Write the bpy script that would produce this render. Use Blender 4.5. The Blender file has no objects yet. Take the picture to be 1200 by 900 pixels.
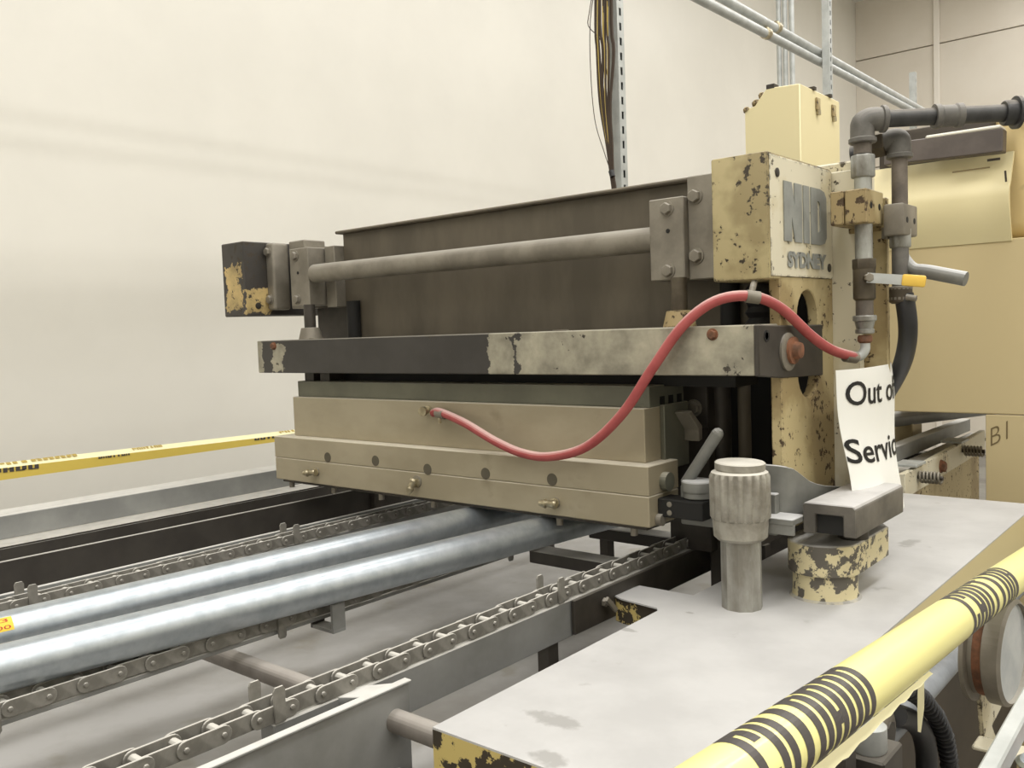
import bpy, bmesh, math, random
from mathutils import Vector, Matrix
random.seed(7)
SC = bpy.context.scene
COL = SC.collection
PI = math.pi

# ------------------------------------------------------------------ camera
CAM_LOC = Vector((0, 0, 1.5))
FPX = 1054.39
CR = (Vector((0.763954, 0.644278, -0.035765)), Vector((0.011616, -0.069149, -0.997539)), Vector((-0.645166, 0.761659, -0.060311)))
cam_d = bpy.data.cameras.new('camera')
cam = bpy.data.objects.new('camera', cam_d)
COL.objects.link(cam)
cam_d.sensor_width = 36.0
cam_d.lens = FPX / 1200 * 36.0
cam_d.clip_start = 0.02
mw = Matrix((CR[0], -CR[1], -CR[2])).transposed().to_4x4()
mw.translation = CAM_LOC
cam.matrix_world = mw
SC.camera = cam

# ------------------------------------------------------------------ world, lights, exposure
w = bpy.data.worlds.new('world')
SC.world = w
w.use_nodes = True
w.node_tree.nodes['Background'].inputs[0].default_value = (1.0, 0.97, 0.92, 1)
w.node_tree.nodes['Background'].inputs[1].default_value = 0.3
SC.view_settings.view_transform = 'Standard'
SC.view_settings.look = 'None'
SC.view_settings.exposure = -0.62
SC.view_settings.gamma = 1.0
SC.view_settings.use_curve_mapping = False


def area(name, loc, sx, sy, power, col=(1.0, 0.985, 0.955)):
    l = bpy.data.lights.new(name, 'AREA')
    l.shape = 'RECTANGLE'
    l.size, l.size_y, l.energy, l.color = sx, sy, power, col
    o = bpy.data.objects.new(name, l)
    o.location = loc
    COL.objects.link(o)
    return o


CEIL = 5.0
area('strip_light', (0.5, 3.5, CEIL - .12), .6, 12.0, 370)
area('strip_light', (-1.5, 3.0, CEIL - .12), .8, 13.5, 270)
area('strip_light', (3.0, 1.0, CEIL - .12), .35, 8.0, 200)


# ------------------------------------------------------------------ helpers
def ray(x, y):
    return CR[0] * ((x - 600) / FPX) + CR[1] * ((y - 450) / FPX) + CR[2]


def P(x, y, ax, v):
    """photo direction (x, y) met with the real plane ax = v"""
    r = ray(x, y)
    t = (v - CAM_LOC[ax]) / r[ax]
    return CAM_LOC + r * t


def lin(c):
    return tuple(((v / 255) / 12.92 if v / 255 <= .04045 else ((v / 255 + .055) / 1.055) ** 2.4) for v in c) + (1,)


def mat(name, col, rough=.55, metal=0.0, col2=None, scale=6, lo=.4, hi=.62, chip=None, chip_scale=22, chip_at=.6, chip_soft=.02,
        dust=None, dust_k=.9, bump=.0, spots=None, patch=None, stretch=None, detail=6, emit=None, alpha=None, coat=0, edge=0, blots=None):
    m = bpy.data.materials.new(name)
    m.use_nodes = True
    nt = m.node_tree
    nd, lk = nt.nodes, nt.links
    bs = nd['Principled BSDF']
    tc = nd.new('ShaderNodeTexCoord')
    vec = tc.outputs['Object']
    if stretch:
        mp = nd.new('ShaderNodeMapping')
        mp.inputs['Scale'].default_value = stretch
        lk.new(vec, mp.inputs['Vector'])
        svec = mp.outputs['Vector']
    else:
        svec = vec

    def noise(v, s, d=6, r=.6):
        n = nd.new('ShaderNodeTexNoise')
        n.inputs['Scale'].default_value = s
        n.inputs['Detail'].default_value = d
        n.inputs['Roughness'].default_value = r
        lk.new(v, n.inputs['Vector'])
        return n.outputs['Fac']

    def rng(v, a, b, c=0.0, d=1.0):
        n = nd.new('ShaderNodeMapRange')
        n.inputs[1].default_value, n.inputs[2].default_value, n.inputs[3].default_value, n.inputs[4].default_value = a, b, c, d
        lk.new(v, n.inputs[0])
        return n.outputs[0]

    def math_(op, a, b):
        n = nd.new('ShaderNodeMath')
        n.operation = op
        for i, x in enumerate((a, b)):
            if isinstance(x, (int, float)):
                n.inputs[i].default_value = x
            else:
                lk.new(x, n.inputs[i])
        return n.outputs[0]

    def mix(f, a, b):
        n = nd.new('ShaderNodeMix')
        n.data_type = 'RGBA'
        lk.new(f, n.inputs[0])
        for i, x in ((6, a), (7, b)):
            if isinstance(x, tuple):
                n.inputs[i].default_value = x
            else:
                lk.new(x, n.inputs[i])
        return n.outputs[2]

    def mixf(f, a, b):
        n = nd.new('ShaderNodeMix')
        n.data_type = 'FLOAT'
        lk.new(f, n.inputs[0])
        for i, x in ((2, a), (3, b)):
            if isinstance(x, (int, float)):
                n.inputs[i].default_value = x
            else:
                lk.new(x, n.inputs[i])
        return n.outputs[0]
    cur, rgh, met = lin(col), rough, metal
    height = None
    if col2:
        cur = mix(rng(noise(svec, scale, detail), lo, hi), lin(col), lin(col2))
    if patch:                                   # (colour, [(axis, from, to)...], edge noise): paint worn off a stretch of the part
        pc, ranges = patch
        nz = math_('MULTIPLY', math_('SUBTRACT', noise(vec, 26, 6, .65), .5), .09)
        sp = nd.new('ShaderNodeSeparateXYZ')
        lk.new(vec, sp.inputs[0])
        tot = None
        for rg in ranges:
            f = None
            for axx, a, b in rg:
                c = math_('ADD', sp.outputs[axx], nz)
                g = math_('MULTIPLY', math_('GREATER_THAN', c, a), math_('LESS_THAN', c, b))
                f = g if f is None else math_('MULTIPLY', f, g)
            tot = f if tot is None else math_('MAXIMUM', tot, f)
        pcol = mix(rng(noise(vec, 14), .35, .65), lin(pc), lin(tuple(v * .72 for v in pc)))
        cur = mix(tot, cur, pcol)
    if spots:                                   # second, larger stain
        cur = mix(rng(noise(vec, spots[1], 5, .55), spots[2], spots[2] + .08, 0, spots[3]), cur, lin(spots[0]))
    if blots:                                   # (colour, [(x, y, rx, ry)...]): smudges in the dust
        sp = nd.new('ShaderNodeSeparateXYZ')
        lk.new(vec, sp.inputs[0])
        tot = None
        nz = math_('MULTIPLY', math_('SUBTRACT', noise(vec, 30, 5, .6), .5), 3.4)
        for bx_, by_, rx_, ry_ in blots[1]:
            ex = math_('DIVIDE', math_('SUBTRACT', sp.outputs[0], bx_), rx_)
            ey = math_('DIVIDE', math_('SUBTRACT', sp.outputs[1], by_), ry_)
            dd = math_('ADD', math_('ADD', math_('MULTIPLY', ex, ex), math_('MULTIPLY', ey, ey)), nz)
            f = rng(dd, 1.0, .3, 0, .7)
            tot = f if tot is None else math_('MAXIMUM', tot, f)
        cur = mix(tot, cur, lin(blots[0]))
    if chip:
        big = rng(noise(vec, chip_scale * .16, 3, .5), .25, .75, -.07, .07)
        tot_ = math_('ADD', noise(vec, chip_scale, 9, .68), big)
        if edge:                                # paint knocked off along the edges
            bv = nd.new('ShaderNodeBevel')
            bv.samples = 4
            bv.inputs['Radius'].default_value = .007
            g_ = nd.new('ShaderNodeNewGeometry')
            dt = nd.new('ShaderNodeVectorMath')
            dt.operation = 'DOT_PRODUCT'
            lk.new(bv.outputs[0], dt.inputs[0])
            lk.new(g_.outputs['True Normal'], dt.inputs[1])
            tot_ = math_('ADD', tot_, rng(dt.outputs['Value'], .995, .75, 0, edge))
        f = rng(tot_, chip_at, chip_at + chip_soft)
        cur = mix(f, cur, lin(chip))
        rgh = mixf(f, rough, .75)
        height = math_('MULTIPLY', f, -1.0)
    if dust:
        ge = nd.new('ShaderNodeNewGeometry')
        sp = nd.new('ShaderNodeSeparateXYZ')
        lk.new(ge.outputs['True Normal'], sp.inputs[0])
        f = math_('MULTIPLY', rng(sp.outputs[2], .35, .9), rng(noise(vec, 18, 7), .25, .55, dust_k * .75, dust_k))
        cur = mix(f, cur, lin(dust))
        rgh = mixf(f, rgh, .85)
        if metal:
            met = mixf(f, metal, 0.0)
    for s, v in (('Base Color', cur), ('Roughness', rgh), ('Metallic', met)):
        if isinstance(v, (tuple, float, int)):
            bs.inputs[s].default_value = v
        else:
            lk.new(v, bs.inputs[s])
    if bump or height is not None:
        b = nd.new('ShaderNodeBump')
        b.inputs['Strength'].default_value = .35 if height is not None else bump
        b.inputs['Distance'].default_value = .002
        lk.new(height if height is not None else noise(svec, scale * 9, 5), b.inputs['Height'])
        lk.new(b.outputs[0], bs.inputs['Normal'])
    if coat:
        bs.inputs['Coat Weight'].default_value = coat
    if emit:
        bs.inputs['Emission Color'].default_value = lin(emit[0])
        bs.inputs['Emission Strength'].default_value = emit[1]
    if alpha:
        bs.inputs['Transmission Weight'].default_value = alpha
        bs.inputs['IOR'].default_value = 1.45
    return m


class G:
    """collects shapes in world coordinates; part() links them as one mesh object"""

    def __init__(s):
        s.v, s.f = [], []

    def add(s, vs, fs):
        n = len(s.v)
        s.v += [Vector(v) for v in vs]
        s.f += [tuple(i + n for i in f) for f in fs]
        return s

    def box(s, x0, x1, y0, y1, z0, z1):
        x0, x1 = min(x0, x1), max(x0, x1)
        y0, y1 = min(y0, y1), max(y0, y1)
        z0, z1 = min(z0, z1), max(z0, z1)
        return s.add([(x0, y0, z0), (x1, y0, z0), (x1, y1, z0), (x0, y1, z0), (x0, y0, z1), (x1, y0, z1), (x1, y1, z1), (x0, y1, z1)],
                     [(3, 2, 1, 0), (4, 5, 6, 7), (0, 1, 5, 4), (1, 2, 6, 5), (2, 3, 7, 6), (3, 0, 4, 7)])

    def obox(s, a, b, up, wd, ht):
        """bar from a to b, width wd across, height ht along up"""
        a, b, up = Vector(a), Vector(b), Vector(up).normalized()
        d = (b - a).normalized()
        sd = d.cross(up).normalized()
        up = sd.cross(d)
        vs = []
        for p in (a, b):
            for i, j in ((-1, -1), (1, -1), (1, 1), (-1, 1)):
                vs.append(p + sd * (wd / 2 * i) + up * (ht / 2 * j))
        return s.add(vs, [(3, 2, 1, 0), (4, 5, 6, 7), (0, 1, 5, 4), (1, 2, 6, 5), (2, 3, 7, 6), (3, 0, 4, 7)])

    def lathe(s, prof, c, ax, n=24, cap=True, ref=None, rf=None):
        """prof = [(r, h)...] revolved round axis ax through c"""
        ax = Vector(ax).normalized()
        a = Vector(ref) if ref else (Vector((1, 0, 0)) if abs(ax.x) < .8 else Vector((0, 0, 1)))
        a = (a - ax * a.dot(ax)).normalized()
        b = ax.cross(a)
        c = Vector(c)
        vs, fs = [], []
        for k, (r, h) in enumerate(prof):
            for i in range(n):
                t = 2 * PI * i / n
                rr = r * (rf(t, k) if rf else 1)
                vs.append(c + ax * h + a * (rr * math.cos(t)) + b * (rr * math.sin(t)))
        for k in range(len(prof) - 1):
            for i in range(n):
                j = (i + 1) % n
                fs.append((k * n + i, k * n + j, (k + 1) * n + j, (k + 1) * n + i))
        if cap:
            fs.append(tuple(range(n - 1, -1, -1)))
            fs.append(tuple(range((len(prof) - 1) * n, len(prof) * n)))
        return s.add(vs, fs)

    def cyl(s, a, b, r, n=20, r2=None):
        a, b = Vector(a), Vector(b)
        return s.lathe([(r, 0), (r if r2 is None else r2, (b - a).length)], a, b - a, n)

    def hexa(s, c, ax, r, h, ref=None):
        return s.lathe([(r, 0), (r, h * .8), (r * .86, h)], c, ax, 6, ref=ref or (0, 0, 1))

    def tube(s, pts, r, n=12, cap=True, sub=0):
        pts = [Vector(p) for p in pts]
        if sub:
            out = []
            q = [pts[0] * 2 - pts[1]] + pts + [pts[-1] * 2 - pts[-2]]
            for i in range(1, len(q) - 2):
                for k in range(sub):
                    t = k / sub
                    a, b, c, d = q[i - 1], q[i], q[i + 1], q[i + 2]
                    out.append(.5 * ((2 * b) + (c - a) * t + (2 * a - 5 * b + 4 * c - d) * t * t + (3 * b - a - 3 * c + d) * t ** 3))
            pts = out + [pts[-1]]
        vs, fs = [], []
        ref = None
        for i, p in enumerate(pts):
            d = (pts[min(i + 1, len(pts) - 1)] - pts[max(i - 1, 0)]).normalized()
            if ref is None:
                ref = Vector((0, 0, 1)) if abs(d.z) < .9 else Vector((1, 0, 0))
            ref = (ref - d * ref.dot(d)).normalized()
            b = d.cross(ref)
            rr = r(i / (len(pts) - 1)) if callable(r) else r
            for k in range(n):
                t = 2 * PI * k / n
                vs.append(p + ref * (rr * math.cos(t)) + b * (rr * math.sin(t)))
        for i in range(len(pts) - 1):
            for k in range(n):
                j = (k + 1) % n
                fs.append((i * n + k, i * n + j, (i + 1) * n + j, (i + 1) * n + k))
        if cap:
            fs.append(tuple(range(n - 1, -1, -1)))
            fs.append(tuple(range((len(pts) - 1) * n, len(pts) * n)))
        return s.add(vs, fs)

    def prism(s, poly, ax, a0, a1, holes=()):
        """polygon extruded along axis ax ('x','y','z'), with holes"""
        def to3(p, h):
            return {'x': (h, p[0], p[1]), 'y': (p[0], h, p[1]), 'z': (p[0], p[1], h)}[ax]
        bm = bmesh.new()
        es = []
        for lp in [poly] + list(holes):
            vv = [bm.verts.new(to3(p, a0)) for p in lp]
            for i in range(len(vv)):
                es.append(bm.edges.new((vv[i], vv[(i + 1) % len(vv)])))
        if holes:
            bmesh.ops.triangle_fill(bm, use_beauty=True, use_dissolve=False, edges=es)
        else:
            bm.faces.new(vv)
        r = bmesh.ops.extrude_face_region(bm, geom=bm.faces[:])
        d = Vector(to3((0, 0), a1 - a0))
        bmesh.ops.translate(bm, verts=[v for v in r['geom'] if isinstance(v, bmesh.types.BMVert)], vec=d)
        bm.verts.index_update()
        s.add([v.co.copy() for v in bm.verts], [tuple(v.index for v in f.verts) for f in bm.faces])
        bm.free()
        return s

    def build(s, name, m, parent=None, bevel=0, seg=1, smooth=True, origin=None, ang=35):
        if origin is None:
            lo = Vector([min(v[i] for v in s.v) for i in range(3)])
            hi = Vector([max(v[i] for v in s.v) for i in range(3)])
            origin = (lo + hi) / 2
            if parent is None:
                origin.z = lo.z
        origin = Vector(origin)
        me = bpy.data.meshes.new(name)
        me.from_pydata([v - origin for v in s.v], [], s.f)
        bm = bmesh.new()
        bm.from_mesh(me)
        bmesh.ops.recalc_face_normals(bm, faces=bm.faces[:])
        if bevel:
            ed = [e for e in bm.edges if len(e.link_faces) == 2 and e.calc_face_angle(0) > math.radians(40)]
            bmesh.ops.bevel(bm, geom=ed, offset=bevel, segments=seg, affect='EDGES', profile=.5, clamp_overlap=True)
        bm.to_mesh(me)
        bm.free()
        if smooth:
            me.polygons.foreach_set('use_smooth', [True] * len(me.polygons))
            me.set_sharp_from_angle(angle=math.radians(ang))
        me.materials.append(m)
        o = bpy.data.objects.new(name, me)
        COL.objects.link(o)
        if parent is not None:
            o.parent = parent
            o.location = origin - WORLD[parent.name]
        else:
            o.location = origin
        WORLD[o.name] = origin
        return o


WORLD = {}


def tag(o, label, cat, group=None, kind=None):
    o['label'], o['category'] = label, cat
    if group:
        o['group'] = group
    if kind:
        o['kind'] = kind
    return o


def thing(name, label, cat, loc, group=None):
    o = bpy.data.objects.new(name, None)
    o.empty_display_size = .05
    o.location = loc
    COL.objects.link(o)
    WORLD[o.name] = Vector(loc)
    return tag(o, label, cat, group)


def struct(o):
    o['kind'] = 'structure'
    return o


def dup(o, loc, parent=None):
    """copy of a part (sharing its mesh) placed at world loc under parent"""
    c = o.copy()
    COL.objects.link(c)
    parent = parent or o.parent
    c.parent = parent
    c.location = Vector(loc) - (WORLD[parent.name] if parent else Vector())
    WORLD[c.name] = Vector(loc)
    for ch in o.children:
        d = ch.copy()
        COL.objects.link(d)
        d.parent = c
    return c


def text_geo(s, fn, bold=.0, sub=.12, keep=None):
    """lettering: built-in font outline, normalised to 0..1 x 0..1, cut finely along both axes and mapped by fn(u, v)"""
    cu = bpy.data.curves.new('lettering', 'FONT')
    cu.body = s
    cu.offset = bold
    cu.resolution_u = 4
    o = bpy.data.objects.new('lettering', cu)
    COL.objects.link(o)
    dg = bpy.context.evaluated_depsgraph_get()
    dg.update()
    me = bpy.data.meshes.new_from_object(o.evaluated_get(dg))
    bpy.data.objects.remove(o)
    bpy.data.curves.remove(cu)
    bm = bmesh.new()
    bm.from_mesh(me)
    bpy.data.meshes.remove(me)
    xs = [v.co.x for v in bm.verts]
    ys = [v.co.y for v in bm.verts]
    x0, x1, y0, y1 = min(xs), max(xs), min(ys), max(ys)
    for v in bm.verts:
        v.co = ((v.co.x - x0) / (x1 - x0), (v.co.y - y0) / (y1 - y0), 0)
    k = sub
    while k < .999:
        bmesh.ops.bisect_plane(bm, geom=bm.verts[:] + bm.edges[:] + bm.faces[:], plane_co=(0, k, 0), plane_no=(0, 1, 0))
        bmesh.ops.bisect_plane(bm, geom=bm.verts[:] + bm.edges[:] + bm.faces[:], plane_co=(k, 0, 0), plane_no=(1, 0, 0))
        k += sub
    if keep:
        bmesh.ops.bisect_plane(bm, geom=bm.verts[:] + bm.edges[:] + bm.faces[:], plane_co=(0, keep[0], 0), plane_no=(0, 1, 0), clear_inner=True)
        bmesh.ops.bisect_plane(bm, geom=bm.verts[:] + bm.edges[:] + bm.faces[:], plane_co=(0, keep[1], 0), plane_no=(0, 1, 0), clear_outer=True)
    bm.verts.index_update()
    g = G()
    g.add([fn(v.co.x, v.co.y) for v in bm.verts], [tuple(v.index for v in f.verts) for f in bm.faces])
    bm.free()
    return g


BLOCK = {'C': [(0, 0, .40, 1), (.40, .86, 1, 1), (.40, 0, 1, .14), (.60, .66, 1, .86), (.60, .14, 1, .34)],
         'A': [(0, 0, .40, 1), (.60, 0, 1, 1), (.40, .86, .60, 1), (.40, .30, .60, .44)],
         'D': [(0, 0, .40, 1), (.40, .86, .85, 1), (.40, 0, .85, .14), (.60, .08, 1, .92)],
         'U': [(0, 0, .40, 1), (.60, 0, 1, 1), (.40, 0, .60, .14)],
         'T': [(0, .86, 1, 1), (.28, 0, .72, .86)],
         'I': [(.26, 0, .74, 1)],
         'O': [(0, 0, .40, 1), (.60, 0, 1, 1), (.40, 0, .60, .14), (.40, .86, .60, 1)],
         'N': [(0, 0, .34, 1), (.66, 0, 1, 1), (.34, .55, .5, .95), (.5, .1, .66, .6)]}


def block_geo(s, fn, lo_=0.0, hi_=1.0, cut=.05):
    """stencil-like block capitals as printed on barrier tape; strokes cut finely along v so they wrap round a pole"""
    g = G()
    n = len(s)
    pitch = 1.0 / (n - .2)
    for i, ch in enumerate(s):
        for (a, b, c, d) in BLOCK[ch]:
            b, d = max(b, lo_), min(d, hi_)
            if d - b < .005:
                continue
            k = max(1, int((d - b) / cut))
            u0, u1 = i * pitch + a * pitch * .86, i * pitch + c * pitch * .86
            vs = []
            for j in range(k + 1):
                v = b + (d - b) * j / k
                vs += [fn(u0, v), fn(u1, v)]
            g.add(vs, [(2 * j, 2 * j + 1, 2 * j + 3, 2 * j + 2) for j in range(k)])
    return g


# ------------------------------------------------------------------ materials
DUST = (176, 172, 163)
M = {}
M['wall'] = mat('white_wall_paint', (234, 231, 222), .36, col2=(229, 226, 217), scale=1.2)
M['panel'] = mat('cream_wall_panel', (226, 219, 207), .5, col2=(221, 213, 200), scale=1.5)
M['seam'] = mat('wall_seam', (196, 187, 172), .7)
M['floor'] = mat('grey_concrete', (150, 147, 140), .8, col2=(128, 125, 119), scale=3, bump=.1)
M['ceiling'] = mat('white_ceiling', (236, 234, 228), .8)
M['tray'] = mat('dusty_tray', (174, 172, 169), .85, col2=(158, 155, 150), scale=4, spots=((150, 145, 132), 6, .58, .6))
M['table'] = mat('dusty_table_top', (194, 193, 192), .7, col2=(182, 181, 180), scale=5, spots=((158, 156, 153), 9, .66, .8), bump=.04, blots=((150, 148, 145), [(.095, .367, .022, .050), (-.12, -.50, .035, .008), (.0, -.86, .05, .02), (.06, -.95, .03, .02), (-.07, -.36, .01, .006)]))
M['cream_chip'] = mat('chipped_cream_paint', (184, 170, 128), .5, chip=(62, 54, 42), chip_scale=50, chip_at=.588, spots=((140, 125, 88), 5, .46, .75), edge=.24)
M['cream_face'] = mat('pale_cream_paint', (218, 211, 188), .5, chip=(84, 76, 62), chip_scale=48, chip_at=.63, spots=((198, 185, 148), 6, .54, .6), edge=.14)
M['cream_frame'] = mat('cream_frame_paint', (188, 172, 130), .5, chip=(74, 58, 40), chip_scale=60, chip_at=.60, spots=((150, 130, 90), 4, .46, .8), edge=.14)
M['cream_half'] = mat('half_stripped_paint', (72, 68, 64), .55, .1, col2=(60, 57, 53), patch=((214, 188, 130), [[(1, -.25, -.16), (0, -.046, .040), (2, -.094, .040)], [(0, .05, .07), (1, -.168, -.075), (2, -.1, -.028)]]), chip=(70, 62, 52), chip_scale=46, chip_at=.58, chip_soft=.012)
M['cream_boss'] = mat('flaking_cream_paint', (216, 204, 164), .55, chip=(98, 93, 85), chip_scale=30, chip_at=.535, chip_soft=.012, dust=(174, 172, 168), dust_k=1.0, edge=.06)
M['cream_apron'] = mat('apron_cream_paint', (200, 180, 112), .55, chip=(58, 50, 38), chip_scale=30, chip_at=.475, chip_soft=.012)
M['cream_side'] = mat('apron_side_paint', (214, 199, 152), .5, chip=(96, 84, 66), chip_scale=26, chip_at=.7)
M['yellow'] = mat('pale_yellow_paint', (230, 218, 174), .45, chip=(120, 104, 70), chip_scale=30, chip_at=.79)
M['yellow_tan'] = mat('tan_yellow_paint', (202, 185, 143), .5, chip=(110, 92, 60), chip_scale=30, chip_at=.76)
M['yellow_grime'] = mat('grimy_yellow_paint', (228, 205, 150), .5, spots=((60, 52, 40), 3.2, .58, .9))
M['dark'] = mat('dark_oily_steel', (72, 67, 61), .5, .2, col2=(54, 50, 45), scale=9, dust=(128, 123, 114), dust_k=.5)
M['beam'] = mat('grey_olive_steel', (104, 96, 82), .6, .1, col2=(88, 81, 69), scale=7, stretch=(1, 1, .35), dust=(134, 127, 112), dust_k=.6)
M['bar'] = mat('dark_painted_bar', (66, 63, 60), .5, .15, col2=(58, 55, 52), scale=8, patch=((182, 176, 156), [[(0, .13, .20)], [(0, .212, .9)], [(0, -.80, -.735)], [(0, -.69, -.635), (2, -.04, .03)]]), chip=(70, 64, 56), chip_scale=26, chip_at=.66, dust=(160, 155, 143), dust_k=.7)
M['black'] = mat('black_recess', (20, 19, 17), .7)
M['steel'] = mat('dusty_grey_steel', (146, 140, 128), .55, .35, col2=(124, 118, 107), scale=10, dust=DUST, dust_k=.6, bump=.05)
M['platen'] = mat('tan_filmed_steel', (172, 162, 139), .5, .2, col2=(156, 146, 123), scale=5, stretch=(.5, 1, 1), dust=(226, 219, 202), dust_k=.9, spots=((128, 119, 98), 7, .66, .6))
M['spacer'] = mat('grey_green_steel', (120, 120, 106), .45, .4, col2=(106, 106, 94), scale=6, dust=(190, 186, 172), dust_k=.8)
M['chain'] = mat('dusty_chain_steel', (140, 137, 130), .6, .25, col2=(114, 111, 104), scale=30, dust=(214, 211, 203), dust_k=.95)
M['rail'] = mat('grey_rail_steel', (144, 144, 142), .55, .2, col2=(124, 124, 121), scale=5, dust=(208, 205, 198), dust_k=.9)
M['rail_light'] = mat('pale_zinc_rail', (160, 161, 158), .5, .3, col2=(142, 143, 141), scale=6, dust=(216, 214, 209), dust_k=.95)
M['plank'] = mat('dark_side_board', (64, 60, 55), .6, .1, col2=(54, 50, 46), scale=8, dust=(205, 202, 195), dust_k=.95)
M['shaft'] = mat('dusty_shaft_steel', (128, 122, 116), .6, .2, col2=(112, 106, 100), scale=14, dust=(176, 170, 163), dust_k=.8)
M['galv'] = mat('bright_galvanised_steel', (188, 195, 201), .35, .72, col2=(172, 180, 187), scale=40)
M['galv_dull'] = mat('dull_galvanised_steel', (192, 195, 193), .5, .25, col2=(174, 177, 175), scale=12)
M['cast'] = mat('cast_dusty_knob', (164, 160, 149), .65, .15, col2=(134, 129, 118), scale=24, dust=(226, 222, 212), dust_k=.95, bump=.2)
M['post'] = mat('worn_zinc_post', (176, 175, 168), .42, .4, col2=(132, 128, 119), scale=16, stretch=(1, 1, .4))
M['blockdust'] = mat('dusty_dark_block', (88, 84, 78), .6, .25, col2=(118, 113, 105), scale=9, dust=(202, 200, 198), dust_k=1.0)
M['arm'] = mat('grey_arm_steel', (140, 140, 135), .55, .3, col2=(122, 122, 117), scale=9, dust=(206, 206, 206), dust_k=1.0)
M['pipe_black'] = mat('black_iron_pipe', (74, 74, 74), .4, .4, col2=(58, 58, 59), scale=20, dust=(140, 132, 120), dust_k=.6)
M['pipe_grey'] = mat('grey_iron_fitting', (118, 115, 110), .55, .25, col2=(96, 94, 90), scale=18, dust=(158, 154, 148), dust_k=.6)
M['pipe_galv'] = mat('stained_galvanised_pipe', (176, 178, 174), .4, .6, col2=(106, 100, 90), scale=14, lo=.45, hi=.7, stretch=(1, 1, .5))
M['pipe_brown'] = mat('brown_pipe', (128, 119, 109), .55, .3, col2=(98, 91, 84), scale=16)
M['valve'] = mat('dull_brass_valve', (92, 84, 70), .5, .4, col2=(74, 66, 54), scale=20, dust=(150, 142, 124), dust_k=.6)
M['brass'] = mat('pale_brass', (196, 186, 158), .3, .8, col2=(150, 140, 116), scale=40)
M['rust'] = mat('rusty_steel', (138, 92, 66), .75, .1, col2=(96, 68, 50), scale=40)
M['rubber'] = mat('black_rubber', (46, 46, 48), .5, col2=(38, 38, 40), scale=9)
M['hose'] = mat('dusty_red_rubber', (172, 84, 82), .65, col2=(158, 70, 70), scale=16, dust=(222, 190, 184), dust_k=.95)
M['paper'] = mat('white_paper', (250, 250, 246), .8)
M['ink'] = mat('black_ink', (22, 21, 21), .6)
M['yellow_grip'] = mat('yellow_plastic', (236, 196, 84), .45)
M['tape'] = mat('yellow_barrier_tape', (244, 237, 160), .36, coat=.2)
M['conduit'] = mat('blue_grey_conduit', (146, 151, 158), .5, .2, col2=(126, 130, 136), scale=14)
M['tape_gold'] = mat('golden_barrier_tape', (226, 200, 96), .45)
M['tape_pale'] = mat('pale_barrier_tape', (247, 240, 196), .45)  # paler yellow for the top fold, torn edge and tail
M['tape_ink'] = mat('grey_black_print', (74, 70, 68), .45)
M['letter_grey'] = mat('grey_letter_paint', (146, 148, 143), .6, col2=(132, 134, 130), scale=20)
M['brown'] = mat('dark_brown_panel', (66, 58, 48), .7, col2=(54, 47, 39), scale=5, dust=(120, 110, 96), dust_k=.5)
M['maroon'] = mat('maroon_paint', (110, 84, 84), .6, col2=(96, 74, 76), scale=12)
M['glass_face'] = mat('gauge_glass', (196, 200, 200), .12, col2=(170, 176, 178), scale=8, coat=.6)
M['cable_dark'] = mat('dark_brown_cable', (60, 46, 34), .6)
M['cable_yellow'] = mat('yellow_cable', (184, 160, 84), .6)
M['white_trim'] = mat('white_trim', (236, 230, 220), .5)
M['sticker'] = mat('yellow_sticker', (240, 204, 60), .5)
M['red_ink'] = mat('red_print', (188, 60, 40), .6)
M['pencil'] = mat('pencil_mark', (120, 104, 72), .8)
M['plug'] = mat('dark_plug', (92, 86, 72), .6, .2)
M['rag'] = mat('white_rag', (226, 222, 210), .9)
M['bardark'] = mat('grey_brown_bar', (106, 98, 94), .5, .2, col2=(92, 85, 82), scale=10)

# ------------------------------------------------------------------ room
WX, WY = -3.6, 10.4
o = struct(G().box(WX - .2, 4.2, -4.2, WY + .2, -.2, 0).build('floor', M['floor']))
o = struct(G().box(WX - .2, 4.2, -4.2, WY + .2, CEIL, CEIL + .2).build('ceiling', M['ceiling']))
o = struct(G().box(WX - .2, WX, -4.2, WY + .2, 0, CEIL).build('wall_left', M['wall']))
o = struct(G().box(4.0, 4.2, -4.2, WY + .2, 0, CEIL).build('wall_right', M['wall']))
o = struct(G().box(WX, 4.0, -4.2, -4.0, 0, CEIL).build('wall_front', M['wall']))
wb = struct(G().box(WX, 4.0, WY + .04, WY + .2, 0, CEIL).build('wall_back', M['seam']))
zs = P(1050, 62, 1, WY).z
xs = P(1098, 60, 1, WY).x
cols = [WX, xs, xs + 1.25, xs + 2.5, xs + 3.75, 4.0]
rows = [0, zs - 1.2, zs, zs + 1.2, CEIL]
for i in range(len(cols) - 1):
    for j in range(len(rows) - 1):
        if cols[i + 1] - cols[i] > .05 and rows[j + 1] - rows[j] > .05:
            G().box(cols[i] + (.004 if i else 0), cols[i + 1] - .004, WY, WY + .04, rows[j] + .006, rows[j + 1] - .006).build('wall_panel', M['panel'], wb, bevel=.003)
struct(G().box(xs - .03, xs + .03, WY - .03, WY - .001, 0, CEIL).build('trim_1', M['white_trim'], bevel=.006))

# ------------------------------------------------------------------ conveyor bed
bed = thing('conveyor_bed', 'low grey dust-covered tray body running under the chains and tubes', 'conveyor', (-1.75, 1.6, 0))
G().box(-2.5, -.96, -.2, 2.85, .02, .74).build('body', M['brown'], bed)
G().box(-2.52, -.80, -.25, 2.70, .74, .75).build('tray', M['tray'], bed)
G().box(-.96, -.955, .3, 2.8, .0, .02).build('foot_strip', M['dark'], bed)
for y in (.2, 2.6):
    G().box(-2.4, -1.0, y, y + .1, 0, .02).build('foot', M['dark'], bed)


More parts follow.
